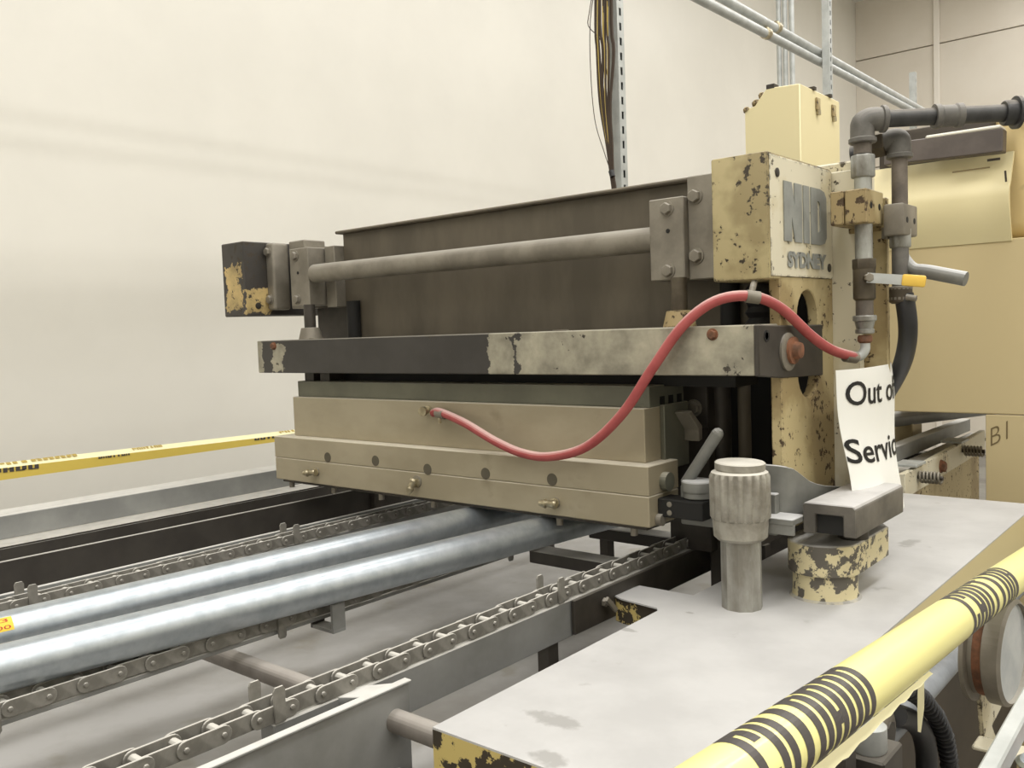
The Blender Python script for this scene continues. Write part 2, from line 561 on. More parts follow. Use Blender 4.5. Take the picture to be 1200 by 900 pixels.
def rail(name, label, x0, x1, z0, z1, y0, y1, m, posts=()):
    t = thing(name, label, 'rail', ((x0 + x1) / 2, (y0 + y1) / 2, .75))
    G().box(x0, x1, y0, y1, z0, z1).build('web', m, t, bevel=.0015)
    for y in posts:
        G().box((x0 + x1) / 2 - .012, (x0 + x1) / 2 + .012, y, y + .03, .75, z0 + .002).build('post', M['dark'], t)
    return t


t = rail('side_rail', 'tall pale grey zinc side rail on the wall side of the tube conveyor', -2.53, -2.5, 1.006, 1.067, -.2, 2.65, M['rail_light'], ())
G().box(-2.60, -2.53, -.2, 2.65, 1.060, 1.067).build('lip', M['rail_light'], t, bevel=.001)
for y in (-.1, 2.55):
    G().box(-2.528, -2.502, y, y + .04, .75, 1.01).build('post', M['dark'], t)
t = rail('ledge_rail', 'dark channel with flat white-dusted top just inside the zinc side rail', -2.424, -2.414, .95, 1.0, -.2, 2.65, M['plank'], (0.0, 2.5))
G().box(-2.499, -2.414, -.2, 2.65, 1.0, 1.004).build('ledge', M['plank'], t)
rail('side_board', 'dark upright board with thin white dusty top edge beside the far chain', -2.108, -2.1, .962, 1.037, -.2, 2.65, M['plank'], (0.0, 2.5))
t = rail('guide_strip', 'twin thin pale guide strips between dark board and far chain', -1.965, -1.955, .93, 1.002, -.2, 2.65, M['rail_light'], (0.0, 2.5))
G().box(-1.925, -1.915, -.2, 2.65, .93, .996).build('strip', M['rail_light'], t, bevel=.001)
G().box(-1.955, -1.925, -.2, 2.65, .93, .935).build('base', M['plank'], t)

# chain rails
t = rail('chain_rail', 'grey steel rail plate carrying the nearest chain', -1.016, -.984, .93, .9985, .66, 2.25, M['rail'], (1.24, 2.1))
t = rail('bolted_rail', 'dark grey bolted rail plate between nearest chain and table tab', -.982, -.974, .934, .999, 1.305, 2.25, M['dark'], (2.1,))
t2 = WORLD[t.name]
b = G().hexa((-.974, 1.40, .972), (1, 0, 0), .009, .006).build('bolt', M['steel'], t)
b = G().cyl((-.974, 1.40, .972), (-.955, 1.40, .972), .005, 10).build('wing_nut', M['steel'], t)
G().obox((-.957, 1.385, .985), (-.957, 1.415, .955), (1, 0, 0), .009, .005).build('wing', M['steel'], b)
t = rail('bracket_channel', 'near grey channel bracket with dusty top flange at end of cross shaft', -.952, -.944, .87, 1.0, -.1, .862, M['rail'], (0.0, .78))
G().box(-.953, -.939, -.1, .862, 1.0, 1.004).build('flange', M['rail_light'], t, bevel=.001)
G().prism([(-.9465, .80), (-.9465, .861), (-1.0, .80), (-1.02, .782), (-.985, .765), (-.952, .79)], 'z', .985, .9995).build('end_plate', M['rail_light'], t, bevel=.001)
t = rail('middle_chain_rail', 'thin rail strip under the middle chain beneath the tubes', -1.331, -1.305, .990, .9985, -.2, 2.4, M['rail'], (1.9,))
t = rail('far_chain_rail', 'thin rail strip under the far chain beside twin strips', -1.84, -1.812, .96, .9985, -.2, 2.4, M['rail'], (0.1, 2.3))

# hanging U bracket under the middle chain rail
t = thing('strap_bracket', 'grey U-shaped strap hanging below middle chain over the tray', 'bracket', (-1.285, 1.02, .75))
yb = P(398, 735, 0, -1.28).y
zb_ = P(398, 738, 0, -1.28).z
G().box(-1.335, -1.33, yb - .022, yb + .006, zb_, .992).build('strap', M['dark'], t)
G().box(-1.33, -1.270, yb - .022, yb + .006, zb_, zb_ + .006).build('strap', M['rail'], t)
G().box(-1.276, -1.270, yb - .022, yb + .006, zb_ + .006, 1.022).build('strap', M['rail'], t)

# cross shafts
t = thing('cross_shaft', 'dusty round cross shaft from under the tubes to the table corner', 'shaft', (-1.2, .825, .75))
G().cyl((-1.83, .832, .953), (-.82, .832, .953), .0165, 24).build('rod', M['shaft'], t)
G().lathe([(.0165, 0), (.024, .002), (.024, .02), (.0165, .022)], (-1.06, .832, .953), (1, 0, 0), 20).build('collar', M['shaft'], t)
for k, (y, z) in enumerate(((1.60, .955), (1.84, .965))):
    t = thing('cross_bar', ['dark flat cross bar nearer of two beneath press behind the tubes', 'dark flat cross bar farther of two beneath press behind the tubes'][k], 'bar', (-1.25, y, .75), 'cross bars under the press')
    G().box(-1.322, -1.0155, y, y + .055, z, z + .03).build('bar', M['plank'], t, bevel=.002)
    G().box(-1.322, -1.316, y + .01, y + .045, z + .03, .991).build('tab', M['plank'], t)

# ------------------------------------------------------------------ chains
PITCH = .0508


def link_shape(hh, hw, n=8):
    p = []
    for i in range(n + 1):
        t = -PI / 2 + PI * i / n
        p.append((PITCH / 2 + math.cos(t) * hh, math.sin(t) * hh))
    for i in range(n + 1):
        t = PI / 2 + PI * i / n
        p.append((-PITCH / 2 + math.cos(t) * hh, math.sin(t) * hh))
    return p


def chain(label, x, y0, n, lugs, lug_dir, z=1.012):
    t = thing('conveyor_chain', label, 'chain', (x, y0 + n * PITCH / 2, z - .0128), 'conveyor chains')
    proto = {}

    def put(key, maker, name, m, loc):
        if key not in proto:
            g = maker()
            for v in g.v:
                v += Vector(loc)
            proto[key] = g.build(name, m, t, bevel=.0008 if name == 'link_plate' else 0, origin=loc)
            return proto[key]
        return dup(proto[key], loc)
    shp = link_shape(.0118, 0)
    for i in range(n):
        y = y0 + i * PITCH
        jit = random.uniform(-.0008, .0008)
        outer = i % 2 == 0
        off = .0175 if outer else .0135
        for s in (-1, 1):
            put('plate', lambda: G().prism(shp, 'x', -.0015, .0015), 'link_plate', M['chain'], (x + s * off, y + PITCH / 2, z + jit))
        put('roller', lambda: G().lathe([(.0072, -.012), (.0072, .012)], (0, 0, 0), (1, 0, 0), 12), 'roller', M['chain'], (x, y, z))
        put('pin', lambda: G().lathe([(.0028, -.022), (.0036, -.0215), (.0036, .0215), (.0028, .022)], (0, 0, 0), (1, 0, 0), 10), 'pin', M['chain'], (x, y, z))
        if i in lugs:
            for s in (-1, 1):
                if lug_dir > 0:
                    mk = lambda: G().prism([(-.008, -.012), (.008, -.012), (.009, .030), (.006, .035), (-.006, .035), (-.009, .030)], 'x', -.0015, .0015)
                else:
                    mk = lambda: G().prism([(-.008, .012), (.008, .012), (.008, -.024), (.005, -.028), (-.005, -.028), (-.008, -.024)], 'x', -.0015, .0015)
                if lug_dir > 0 or s > 0:
                    put('lug%d' % lug_dir, mk, 'lug', M['chain'], (x + s * .0215, y + PITCH / 2 + (0.004 if s > 0 else -.004), z))
    return t


chain('near steel roller chain, closest to the table, upright lug pairs in the open', -1.005, .335, 38, (6, 18, 30), 1)
chain('middle roller chain running under the galvanised tubes, lugs pointing down', -1.318, -.15, 50, (11, 20, 32), -1)
chain('far roller chain beside the twin guide strips, seen over the tubes', -1.826, -.15, 50, (16, 28, 40), 1)
# return strand seen below the bracket channel
t = thing('return_chain', 'short run of dusty chain below the bracket channel at bottom edge', 'chain', (-.925, .8, .78))
for i in range(3):
    for s in (-1, 1):
        shp = [(a + .70 + i * PITCH, b + .875) for a, b in link_shape(.0118, 0)]
        G().prism(shp, 'x', -.925 + s * (.0175 if i % 2 else .0135) - .0015, -.925 + s * (.0175 if i % 2 else .0135) + .0015).build('link_plate', M['chain'], t, bevel=.0008)
    G().cyl((-.945, .70 + i * PITCH - PITCH / 2, .875), (-.905, .70 + i * PITCH - PITCH / 2, .875), .006, 12).build('roller', M['chain'], t)

# ------------------------------------------------------------------ galvanised tubes


def galv_tube(label, a, b, r=.033):
    a, b = Vector(a), Vector(b)
    d = (b - a).normalized()
    a2, b2 = a - d * .5, b + d * 1.0
    g = G()
    L = (b2 - a2).length
    g.lathe([(r, 0), (r, L), (r * .88, L), (r * .88, 0), (r, 0)], a2, d, 40, cap=False)
    return tag(g.build('galvanised_tube', M['galv']), label, 'tube', 'galvanised tubes lying on the chains')


T1 = ((-1.505, .55, 1.057), (-1.436, 1.42, 1.057))
T2 = ((-1.340, .47, 1.057), (-1.225, 1.43, 1.057))
galv_tube('bright galvanised round tube with yellow sticker, farther of the two tubes', *T1)
galv_tube('bright galvanised round tube nearer the camera, crossing above the middle chain', *T2)
# sticker wrapped on the far tube
a, b = Vector(T1[0]), Vector(T1[1])
d = (b - a).normalized()
n1 = Vector((d.y, -d.x, 0))
stk = thing('sticker', 'small yellow sticker with red print on the farther galvanised tube', 'sticker', a - d * .04 + Vector((0, 0, .033)))


def on_tube(s, ang, r):
    return a + d * s + n1 * (r * math.cos(ang)) + Vector((0, 0, 1)) * (r * math.sin(ang))


g = G()
vs, fs = [], []
for i in range(2):
    for k in range(9):
        vs.append(on_tube(-.064 + i * .052, math.radians(18 + 40 * k / 8), .0334))
for k in range(8):
    fs.append((k, k + 1, k + 10, k + 9))
g.add(vs, fs)
g.build('label_patch', M['sticker'], stk)
text_geo('5 3', lambda u, v: on_tube(-.054 + u * .036, math.radians(42 + v * 11), .0337)).build('lettering', M['red_ink'], stk)
text_geo('2000', lambda u, v: on_tube(-.060 + u * .044, math.radians(23 + v * 10), .0337)).build('lettering', M['red_ink'], stk)

# ------------------------------------------------------------------ press
XR, XL = -.70, -2.23
pr = thing('press_machine', 'large dark press with cream end boxes and tan steel platens across the conveyor', 'press', (-1.45, 1.7, 0))
# right side frame with slot, back flange, left frame
def stadium(cx, z0, z1, r, n=10):
    return [(cx + r * math.cos(PI * i / n), z1 - r + r * math.sin(PI * i / n)) for i in range(n + 1)] + [(cx + r * math.cos(PI + PI * i / n), z0 + r + r * math.sin(PI + PI * i / n)) for i in range(n + 1)]


sf = G().prism([(1.606, 1.10), (1.868, 1.10), (1.868, 1.80), (1.606, 1.80)], 'x', XR - .022, XR, [stadium(1.735, 1.345, 1.557, .052)]).build('side_frame', M['cream_frame'], pr, bevel=.002)
G().prism([(XR - .022, 1.10), (-.640, 1.10), (-.648, 1.80), (XR - .022, 1.80)], 'y', 1.868, 1.888).build('frame_flange', M['cream_face'], pr, bevel=.002)
G().box(XL + .13, XL + .152, 1.79, 1.90, .75, 1.60).build('side_frame', M['dark'], pr, bevel=.002)
G().box(-.655, -.60, 1.90, 1.915, 1.38, 1.74).build('rear_post', M['cream_frame'], pr, bevel=.002)
G().box(XR - .30, XR, 1.75, 1.92, 1.07, 1.099).build('base_plate', M['dark'], pr, bevel=.002)
G().box(XR - .20, XR - .26, 1.80, 1.90, .75, 1.07).build('leg', M['dark'], pr, bevel=.002)
# top crown seen behind end box
G().box(XR - .16, XR + .045, 1.889, 2.0, 1.70, 1.822).build('crown', M['cream_face'], pr, bevel=.004)
G().box(XL + .14, XR - .022, 1.92, 1.95, 1.10, 1.60).build('interior_shade', M['black'], pr)  # added black sheet standing in for the shade inside the press
# end box on the right with lettering
nb = G().box(XR - .113, XR, 1.561, 1.868, 1.576, 1.806).build('end_box', M['cream_chip'], pr, bevel=.004, seg=2)
fp = G().box(XR, XR + .0025, 1.566, 1.864, 1.581, 1.801).build('name_plate', M['cream_face'], nb, bevel=.001)
xf = XR + .003
lt = G()
for poly, holes in (
    ([(0, 0), (0, 1), (.17, 1), (.235, .62), (.235, 1), (.40, 1), (.40, 0), (.235, 0), (.165, .42), (.165, 0)], []),
    ([(.44, 0), (.44, 1), (.575, 1), (.575, 0)], []),
    ([(.62, 0), (.62, 1), (.84, 1), (.95, .965), (1.0, .86), (1.0, .14), (.95, .035), (.84, 0)], [[(.775, .22), (.775, .78), (.82, .77), (.84, .72), (.84, .28), (.82, .23)]])):
    mp = lambda p: (1.6205 + p[0] * .207, 1.647 + p[1] * .111)
    lt.prism([mp(p) for p in poly], 'x', xf, xf + .002, [[mp(p) for p in h] for h in holes])
lt.build('lettering', M['letter_grey'], nb, smooth=False)
text_geo('SYDNEY', lambda u, v: (xf + .0015, 1.634 + u * .191, 1.598 + v * .031), bold=.06).build('lettering', M['letter_grey'], nb, smooth=False)
for y, z in ((1.595, 1.770), (1.843, 1.603)):
    G().lathe([(.0085, 0), (.0085, .002), (.005, .003)], (XR + .0025, y, z), (1, 0, 0), 14).build('screw', M['dark'], nb)
# left end box
lb = G().box(-2.475, -2.36, 1.561, 1.90, 1.570, 1.793).build('end_box', M['cream_half'], pr, bevel=.003)
G().lathe([(.010, 0), (.010, .002), (.004, .003)], (-2.36, 1.605, 1.60), (1, 0, 0), 14).build('bolt', M['dark'], lb)


def hexbolt(loc, ax, r, parent, m=None, h=None, ref=None):
    loc = Vector(loc)
    ax = Vector(ax)
    o = G().lathe([(r * 1.25, 0), (r * 1.25, r * .18)], loc, ax, 16).hexa(loc + ax * (r * .18), ax, r, h or r * .7, ref=ref).build('bolt', m or M['steel'], parent)
    return o


# bracket plates right (two stepped plates) and rod
pa = G().box(-.992, -.912, 1.63, 1.72, 1.590, 1.757).build('clamp_plate', M['steel'], pr, bevel=.002)
for z in (1.735, 1.609):
    hexbolt((-.949, 1.63, z), (0, -1, 0), .0125, pa)
G().lathe([(.0045, 0), (.0045, .001)], (-.948, 1.63, 1.69), (0, -1, 0), 12).build('hole', M['black'], pa)
pb = G().box(-.912, XR - .113, 1.648, 1.72, 1.588, 1.797).build('clamp_plate', M['steel'], pr, bevel=.002)
for z in (1.755, 1.635):
    hexbolt((-.894, 1.648, z), (0, -1, 0), .0135, pb)
# left pair
p1 = G().box(-2.362, -2.323, 1.64, 1.70, 1.586, 1.790).build('clamp_plate', M['steel'], pr, bevel=.008, seg=3)
for z in (1.763, 1.618):
    hexbolt((-2.345, 1.64, z), (0, -1, 0), .0125, p1)
p1b = G().box(-2.323, -2.245, 1.70, 1.78, 1.588, 1.795).build('clamp_plate', M['steel'], pr, bevel=.003)
p2 = G().box(-2.243, -2.155, 1.642, 1.78, 1.592, 1.762).build('clamp_plate', M['steel'], pr, bevel=.002)
for z in (1.740, 1.612):
    hexbolt((-2.213, 1.642, z), (0, -1, 0), .0125, p2)
G().lathe([(.0045, 0), (.0045, .001)], (-2.205, 1.642, 1.69), (0, -1, 0), 12).build('hole', M['black'], p2)
G().box(-2.15, -2.105, 1.70, 1.74, 1.585, 1.765).build('clamp_plate', M['steel'], pr, bevel=.002)
G().cyl((-2.14, 1.655, 1.684), (-.99, 1.655, 1.678), .0268, 32).build('round_bar', M['steel'], pr)
# I beam
bm_ = G().box(-2.105, -.815, 1.735, 1.765, 1.40, 1.800).build('cross_beam', M['beam'], pr, bevel=.002)
G().box(-2.118, -.812, 1.715, 1.775, 1.799, 1.808).build('top_flange', M['beam'], bm_, bevel=.003)
# pressure bar
br = G().box(-2.226, -.706, 1.503, 1.64, 1.402, 1.4935).build('pressure_bar', M['bar'], pr, bevel=.002)
ep = G().prism([(1.503, 1.4935), (1.600, 1.490), (1.80, 1.488), (1.80, 1.385), (1.60, 1.392), (1.503, 1.401)], 'x', -.706, -.696).build('end_plate', M['dark'], br, bevel=.002)
G().lathe([(.011, 0), (.011, .001), (.007, .001), (.007, -.006)], (-.696, 1.535, 1.472), (1, 0, 0), 16).build('socket_screw', M['black'], br)
G().lathe([(.036, 0), (.036, .004), (.030, .006), (.027, .006)], (-.696, 1.625, 1.440), (1, 0, 0), 24, ref=(0, 0, 1)).build('washer', M['steel'], br)
G().lathe([(.026, .004), (.026, .012), (.017, .013), (.015, .024), (.010, .026)], (-.696, 1.632, 1.442), (1, 0, 0), 12).build('bolt', M['rust'], br)
for x in (-2.02, -1.17):
    hexbolt((x, 1.55, 1.4935), (0, 0, 1), .014, br, h=.008)
hexbolt((-2.145, 1.503, 1.478), (0, -1, 0), .009, br, M['rust'])
hexbolt((P(835, 392, 1, 1.503).x, 1.503, 1.478), (0, -1, 0), .009, br, M['rust'])
# studs with conical bosses
G().box(P(372, 360, 1, 1.8).x, -2.08, 1.80, 1.82, 1.38, 1.62).build('inner_plate', M['dark'], pr)
for x, m in ((P(363, 370, 1, 1.60).x, M['steel']), (P(796, 350, 1, 1.60).x, M['cream_frame'])):
    st = G().cyl((x, 1.60, 1.49), (x, 1.60, 1.592), .0165, 18).build('stud', M['valve'] if x > -1 else M['dark'], pr)
    G().lathe([(.034, 0), (.026, .032), (.0165, .033)], (x, 1.60, 1.4935), (0, 0, 1), 20).build('cone_boss', m, st)
    G().cyl((x + .05, 1.72, 1.40), (x + .05, 1.72, 1.60), .02, 18).build('spring_rod', M['black'], pr)
for x in (-2.10, -2.03):
    G().box(x, x + .04, 1.57, 1.62, 1.372, 1.402).build('spacer_block', M['dark'], pr)
G().box(-2.05, -.80, 1.62, 1.72, 1.372, 1.404).build('gap_shade', M['black'], pr)  # flat black sheet painted as the shade in the gap under the bar
# spacer + upper and lower platens
sp = G().box(-2.122, -.960, 1.56, 1.70, 1.332, 1.3755).build('spacer_plate', M['spacer'], pr, bevel=.0015)
for k in range(3):
    G().box(-.9605, -.9585, 1.60 + k * .035, 1.618 + k * .035, 1.335, 1.352).build('notch', M['black'], sp)
up = G().box(-2.122, -.961, 1.541, 1.665, 1.222, 1.332).build('upper_platen', M['platen'], pr, bevel=.0015)
G().box(-.961, -.950, 1.60, 1.70, 1.20, 1.335).build('guide_plate', M['spacer'], pr, bevel=.0015)
G().prism([(1.64, 1.316), (1.652, 1.320), (1.695, 1.285), (1.695, 1.255), (1.68, 1.252), (1.68, 1.276)], 'x', -.95, -.915).build('latch', M['steel'], pr, bevel=.0015)
lo = G().prism([(1.503, 1.163), (1.62, 1.163), (1.62, 1.222), (1.503, 1.222)], 'x', -2.167, -.932).build('lower_platen', M['platen'], pr, bevel=.0015)
bs_ = G().prism([(1.5035, 1.10), (1.62, 1.10), (1.62, 1.1622), (1.5035, 1.1622)], 'x', -2.167, -.9325).build('base_platen', M['platen'], pr, bevel=.002)
G().box(-2.15, -.945, 1.515, 1.62, 1.092, 1.10).build('under_plate', M['dark'], pr)
for x, y in ((384, 536), (440, 540), (501, 550), (569, 555), (647, 562)):
    p = P(x, y, 1, 1.503)
    G().lathe([(.0135, -.001), (.0135, .0008)], p, (0, -1, 0), 18).build('plug', M['plug'], lo)
for x in (343, 392, 447, 508, 655, 742):
    p = P(x, 580, 1, 1.525)
    G().cyl((p.x, 1.525, 1.076), (p.x, 1.525, 1.094), .0075, 12).build('stud', M['steel'], pr)
for x in (610, 632, 718):
    p = P(x, 600, 1, 1.53)
    G().hexa((p.x, 1.53, 1.094), (0, 0, -1), .011, .012).build('bolt', M['dark'], pr)
# nozzles on the lower platen
for k, (x, y) in enumerate(((371, 553), (489, 566), (651, 589))):
    p = P(x, y, 1, 1.503)
    nz = G().lathe([(.011, 0), (.011, .006), (.0075, .007), (.0075, .016)], p, (0, -1, 0), 12).build('nozzle', M['brass'], pr)
    q = p + Vector((0, -.017, 0))
    G().lathe([(.009, -.013), (.0105, -.008), (.0075, -.003), (.0075, .008), (.0105, .012), (.0055, .026)], q, (-.8, -.3, -.05) if k == 0 else ((-.2, -.35, -.8) if k == 1 else (-.85, -.25, .02)), 10).build('elbow', M['brass'], nz)
    G().lathe([(.015 if k == 1 else .012, 0), (.015 if k == 1 else .012, .002)], p + Vector((0, 0, .004 if k == 1 else 0)), (0, -1, 0), 16).build('washer', M['steel'], nz)
# disc and bolt at the right end of the lower platen
G().lathe([(.019, 0), (.019, .014)], (-.932, 1.562, 1.185), (1, 0, 0), 20).build('roller', M['spacer'], pr)
G().lathe([(.012, 0), (.012, .012)], (-.932, 1.535, 1.112), (1, 0, 0), 14).build('roller', M['steel'], pr)
# inner right column with bolted pad
G().box(-1.03, -.93, 1.75, 1.78, 1.0, 1.40).build('inner_plate', M['dark'], pr)
ip = G().box(-.985, -.925, 1.738, 1.75, 1.272, 1.38).build('bolted_pad', M['dark'], pr, bevel=.008, seg=2)
hexbolt((-.957, 1.738, 1.316), (0, -1, 0), .0155, ip)
G().cyl((-.925, 1.80, 1.0), (-.925, 1.80, 1.40), .022, 20).build('guide_column', M['dark'], pr)
G().cyl((-.870, 1.80, 1.0), (-.870, 1.80, 1.40), .014, 20).build('guide_column', M['beam'], pr)
# bellows below end box
g = G()
g.lathe([(.03 if i % 2 else .038, i * .011) for i in range(8)], (-.775, 1.70, 1.495), (0, 0, 1), 20)
g.build('bellows', M['rubber'], pr)
# hinge arm between platen and table: black block, hub, lever
bb = G().box(-.932, -.832, 1.535, 1.585, 1.118, 1.155).build('hinge_block', M['black'], pr, bevel=.002)
for z in (1.145, 1.128):
    G().lathe([(.0055, 0), (.0055, .001)], (-.905, 1.535, z), (0, -1, 0), 12).build('screw', M['steel'], bb)
hb = G().lathe([(.030, 0), (.030, .012), (.033, .014), (.033, .034), (.024, .036)], (-.862, 1.575, 1.156), (0, 0, 1), 24).box(-.90, -.70, 1.57, 1.588, 1.10, 1.178).build('hinge_hub', M['arm'], pr, bevel=.002)
lv = G().tube([P(804, 566, 1, 1.575), P(822, 538, 1, 1.575), P(841, 508, 1, 1.575)], .0118, 16).build('lever', M['arm'], pr)
e = P(841, 508, 1, 1.575)
G().lathe([(.0118, 0), (.0102, .005), (.006, .0095), (.001, .011)], e, P(841, 508, 1, 1.575) - P(822, 538, 1, 1.575), 16).build('tip', M['arm'], lv)

# ------------------------------------------------------------------ red hose
hp = [(508, 484, 1.536), (516, 483, 1.522), (545, 496, 1.505), (580, 517, 1.49), (612, 531, 1.483), (645, 535, 1.478), (688, 523, 1.474), (730, 484, 1.472), (765, 431, 1.476), (800, 382, 1.49), (838, 353, 1.515), (880, 347, 1.548), (915, 361, 1.60), (950, 393, 1.67), (975, 410, 1.73), (1004, 419, 1.79)]
rh = thing('red_hose', 'dusty red rubber hose looping from the upper platen to the pipe fitting', 'hose', P(645, 540, 1, 1.48))
G().tube([P(x, y, 1, Y) for x, y, Y in hp], .0098, 16, sub=6).build('hose', M['hose'], rh)
q = P(508, 484, 1, 1.541)
G().lathe([(.012, 0), (.012, .004), (.008, .005), (.008, .018), (.0115, .019), (.0115, .030)], P(502, 481, 1, 1.541), (.25, -1, 0), 14).build('fitting', M['brass'], rh)
for (a_, b_) in (((513, 484, 1.526), (521, 486, 1.518)), ((874, 347, 1.543), (890, 349, 1.560)), ((990, 417, 1.765), (1003, 419, 1.79))):
    p, q = P(a_[0], a_[1], 1, a_[2]), P(b_[0], b_[1], 1, b_[2])
    cl = G().lathe([(.0098, 0), (.0118, .0005), (.0118, (q - p).length), (.0098, (q - p).length)], p, q - p, 18).build('hose_clamp', M['steel'], rh)
p = P(515, 490, 1, 1.51)
G().cyl(p + Vector((0, 0, -.012)), p, .004, 10).build('clamp_screw', M['brass'], rh)
G().tube([P(880, 346, 1, 1.548), P(882, 338, 1, 1.556), P(884, 330, 1, 1.575)], .006, 10).build('hanger', M['steel'], rh)

# ------------------------------------------------------------------ pipes in front of the flange


def coupling(root, name, c, ax, r, h, m, hexed=False, lip=.0025):
    if hexed:
        g = G().lathe([(r * .97, 0), (r * 1.03, h * .08), (r * 1.03, h * .92), (r * .97, h)], c, ax, 6, ref=(1, .3, 0))
    else:
        g = G().lathe([(r + lip, 0), (r + lip, h * .2), (r, h * .26), (r, h * .74), (r + lip, h * .8), (r + lip, h)], c, ax, 24)
    return g.build(name, m, root, bevel=.001 if hexed else 0)


PX, PY, PR = -.612, 1.80, .0165
fpz = lambda y: P(1014 + (y - 135) * .02, y, 1, PY).z
fp_ = thing('steam_pipe', 'front vertical pipe run with black elbow, valve and yellow handled tap', 'pipe', (PX, PY, fpz(425)))
ze = fpz(140)
G().cyl((PX, PY, fpz(180)), (PX, PY, fpz(152)), PR, 20).build('pipe', M['pipe_brown'], fp_)
G().cyl((PX, PY, fpz(305)), (PX, PY, fpz(206)), PR, 20).build('pipe', M['pipe_galv'], fp_)
G().cyl((PX, PY, fpz(372)), (PX, PY, fpz(345)), PR, 20).build('pipe', M['pipe_brown'], fp_)
coupling(fp_, 'coupling', (PX, PY, fpz(208)), (0, 0, 1), PR + .0055, fpz(181) - fpz(208), M['pipe_galv'], True)
# elbow
hd = Vector((.80, .60, 0.0)).normalized()
zc = ze
g = G().tube([Vector((PX, PY, zc - .036)), Vector((PX, PY, zc - .014)), Vector((PX, PY, zc - .006)) + hd * .002, Vector((PX, PY, zc)) + hd * .014, Vector((PX, PY, zc)) + hd * .036], .0225, 20, sub=5)
el = g.build('elbow', M['pipe_grey'], fp_)
G().lathe([(.024, 0), (.026, .002), (.026, .009), (.022, .011)], (PX, PY, zc - .045), (0, 0, 1), 24).build('lip', M['pipe_grey'], el)
G().lathe([(.022, 0), (.026, .002), (.026, .009), (.024, .011)], Vector((PX, PY, zc)) + hd * .034, hd, 24).build('lip', M['pipe_grey'], el)
h0 = Vector((PX, PY, zc))
L = .285
G().cyl(h0 + hd * .04, h0 + hd * L, PR, 20).build('pipe', M['pipe_black'], fp_)
coupling(fp_, 'coupling', h0 + hd * .135, hd, .0205, .052, M['pipe_grey'])
G().lathe([(.022, 0), (.024, .003), (.024, .02), (.031, .021), (.031, .028), (.020, .030)], h0 + hd * (L - .02), hd, 24).build('flange', M['pipe_black'], fp_)
fe = h0 + hd * (L + .01)
yd = (fe - CAM_LOC) * (3.12 / fe.y)
G().cyl(fe, CAM_LOC + yd, PR, 16).build('pipe', M['pipe_black'], fp_)
# valve
zv1, zv0 = fpz(303), fpz(352)
G().lathe([(.021, 0), (.022, .004), (.022, .018), (.021, .02)], (PX, PY, zv1 - .02), (0, 0, 1), 6, ref=(1, .3, 0)).build('union_nut', M['valve'], fp_)
vb = G().lathe([(.017, 0), (.021, .004), (.021, zv1 - .02 - zv0)], (PX, PY, zv0), (0, 0, 1), 20).build('valve_body', M['valve'], fp_)
zh = fpz(326)
sd = Vector((.55, -.84, 0)).normalized()
G().cyl((PX, PY, zh), Vector((PX, PY, zh)) + sd * .034, .008, 14).build('stem', M['valve'], vb)
G().hexa(Vector((PX, PY, zh)) + sd * .032, sd, .009, .008).build('nut', M['steel'], vb)
hs = Vector((PX, PY, zh)) + sd * .036
he = P(1085, 330, 1, 1.80)
G().obox(hs - Vector((.004, 0, 0)), hs + (he - hs) * .62, (0, 0, 1), .004, .019).build('handle_strap', M['galv_dull'], vb)
G().obox(hs + (he - hs) * .58, he, (0, 0, 1), .012, .022).build('handle_grip', M['yellow_grip'], vb, bevel=.004, seg=2)
# bell reducer, bushing and tee
G().lathe([(.016, 0), (.018, .002), (.018, .008), (.016, .010), (.019, .024), (.0225, .026), (.0225, .034), (.021, .036)], (PX, PY, fpz(391)), (0, 0, 1), 24).build('reducer', M['pipe_galv'], fp_)
G().lathe([(.010, 0), (.014, .004), (.014, .012), (.012, .016)], (PX, PY, fpz(402)), (0, 0, 1), 14).build('bushing', M['rust'], fp_)
G().tube([(PX, PY, fpz(400)), (PX, PY, fpz(409)), (PX - .006, PY - .004, fpz(416)), P(1003, 419, 1, 1.79)], .0095, 14, sub=4).build('hose_barb', M['galv_dull'], fp_)
# clamp block with rear arm
cbz0, cbz1 = P(1017, 262, 0, -.60).z, P(1017, 222, 0, -.60).z
c1 = G().box(-.636, -.594, 1.765, 1.862, cbz0, cbz1).build('clamp_block', M['cream_frame'], fp_, bevel=.002)
G().box(-.664, -.638, 1.765, 1.862, cbz0, cbz1).build('clamp_block', M['cream_frame'], fp_, bevel=.002)
for y in (1.79, 1.838):
    G().lathe([(.0065, 0), (.0065, .0006)], (-.594, y, (cbz0 + cbz1) / 2 + .002), (1, 0, 0), 14).build('hole', M['black'], c1)
G().box(-.664, -.60, 1.862, 1.869, cbz0 - .01, cbz1 - .002).build('clamp_arm', M['cream_frame'], fp_, bevel=.002)

QX, QY, QR = -.568, 1.88, .0150
bpz = lambda y: P(1050, y, 1, QY).z
bp = thing('return_pipe', 'rear vertical pipe with grey elbow, grey lever and black hose below', 'pipe', (QX, QY, bpz(450)))
G().cyl((QX, QY, bpz(272)), (QX, QY, bpz(175)), QR, 20).build('pipe', M['pipe_brown'], bp)
zt = bpz(163)
hq = Vector((-.86, -.10, -.10)).normalized()
el = G().tube([Vector((QX, QY, zt - .03)), Vector((QX, QY, zt - .010)), Vector((QX, QY, zt - .003)) + hq * .002, Vector((QX, QY, zt)) + hq * .012, Vector((QX, QY, zt)) + hq * .034], .0220, 20, sub=5).build('elbow', M['pipe_grey'], bp)
G().lathe([(.022, 0), (.025, .002), (.025, .009), (.021, .011)], (QX, QY, zt - .040), (0, 0, 1), 24).build('lip', M['pipe_grey'], el)
q0 = Vector((QX, QY, zt))
G().lathe([(.025, 0), (.027, .002), (.027, .024), (.023, .026)], q0 + hq * .026, hq, 6).build('union_nut', M['valve'], bp)
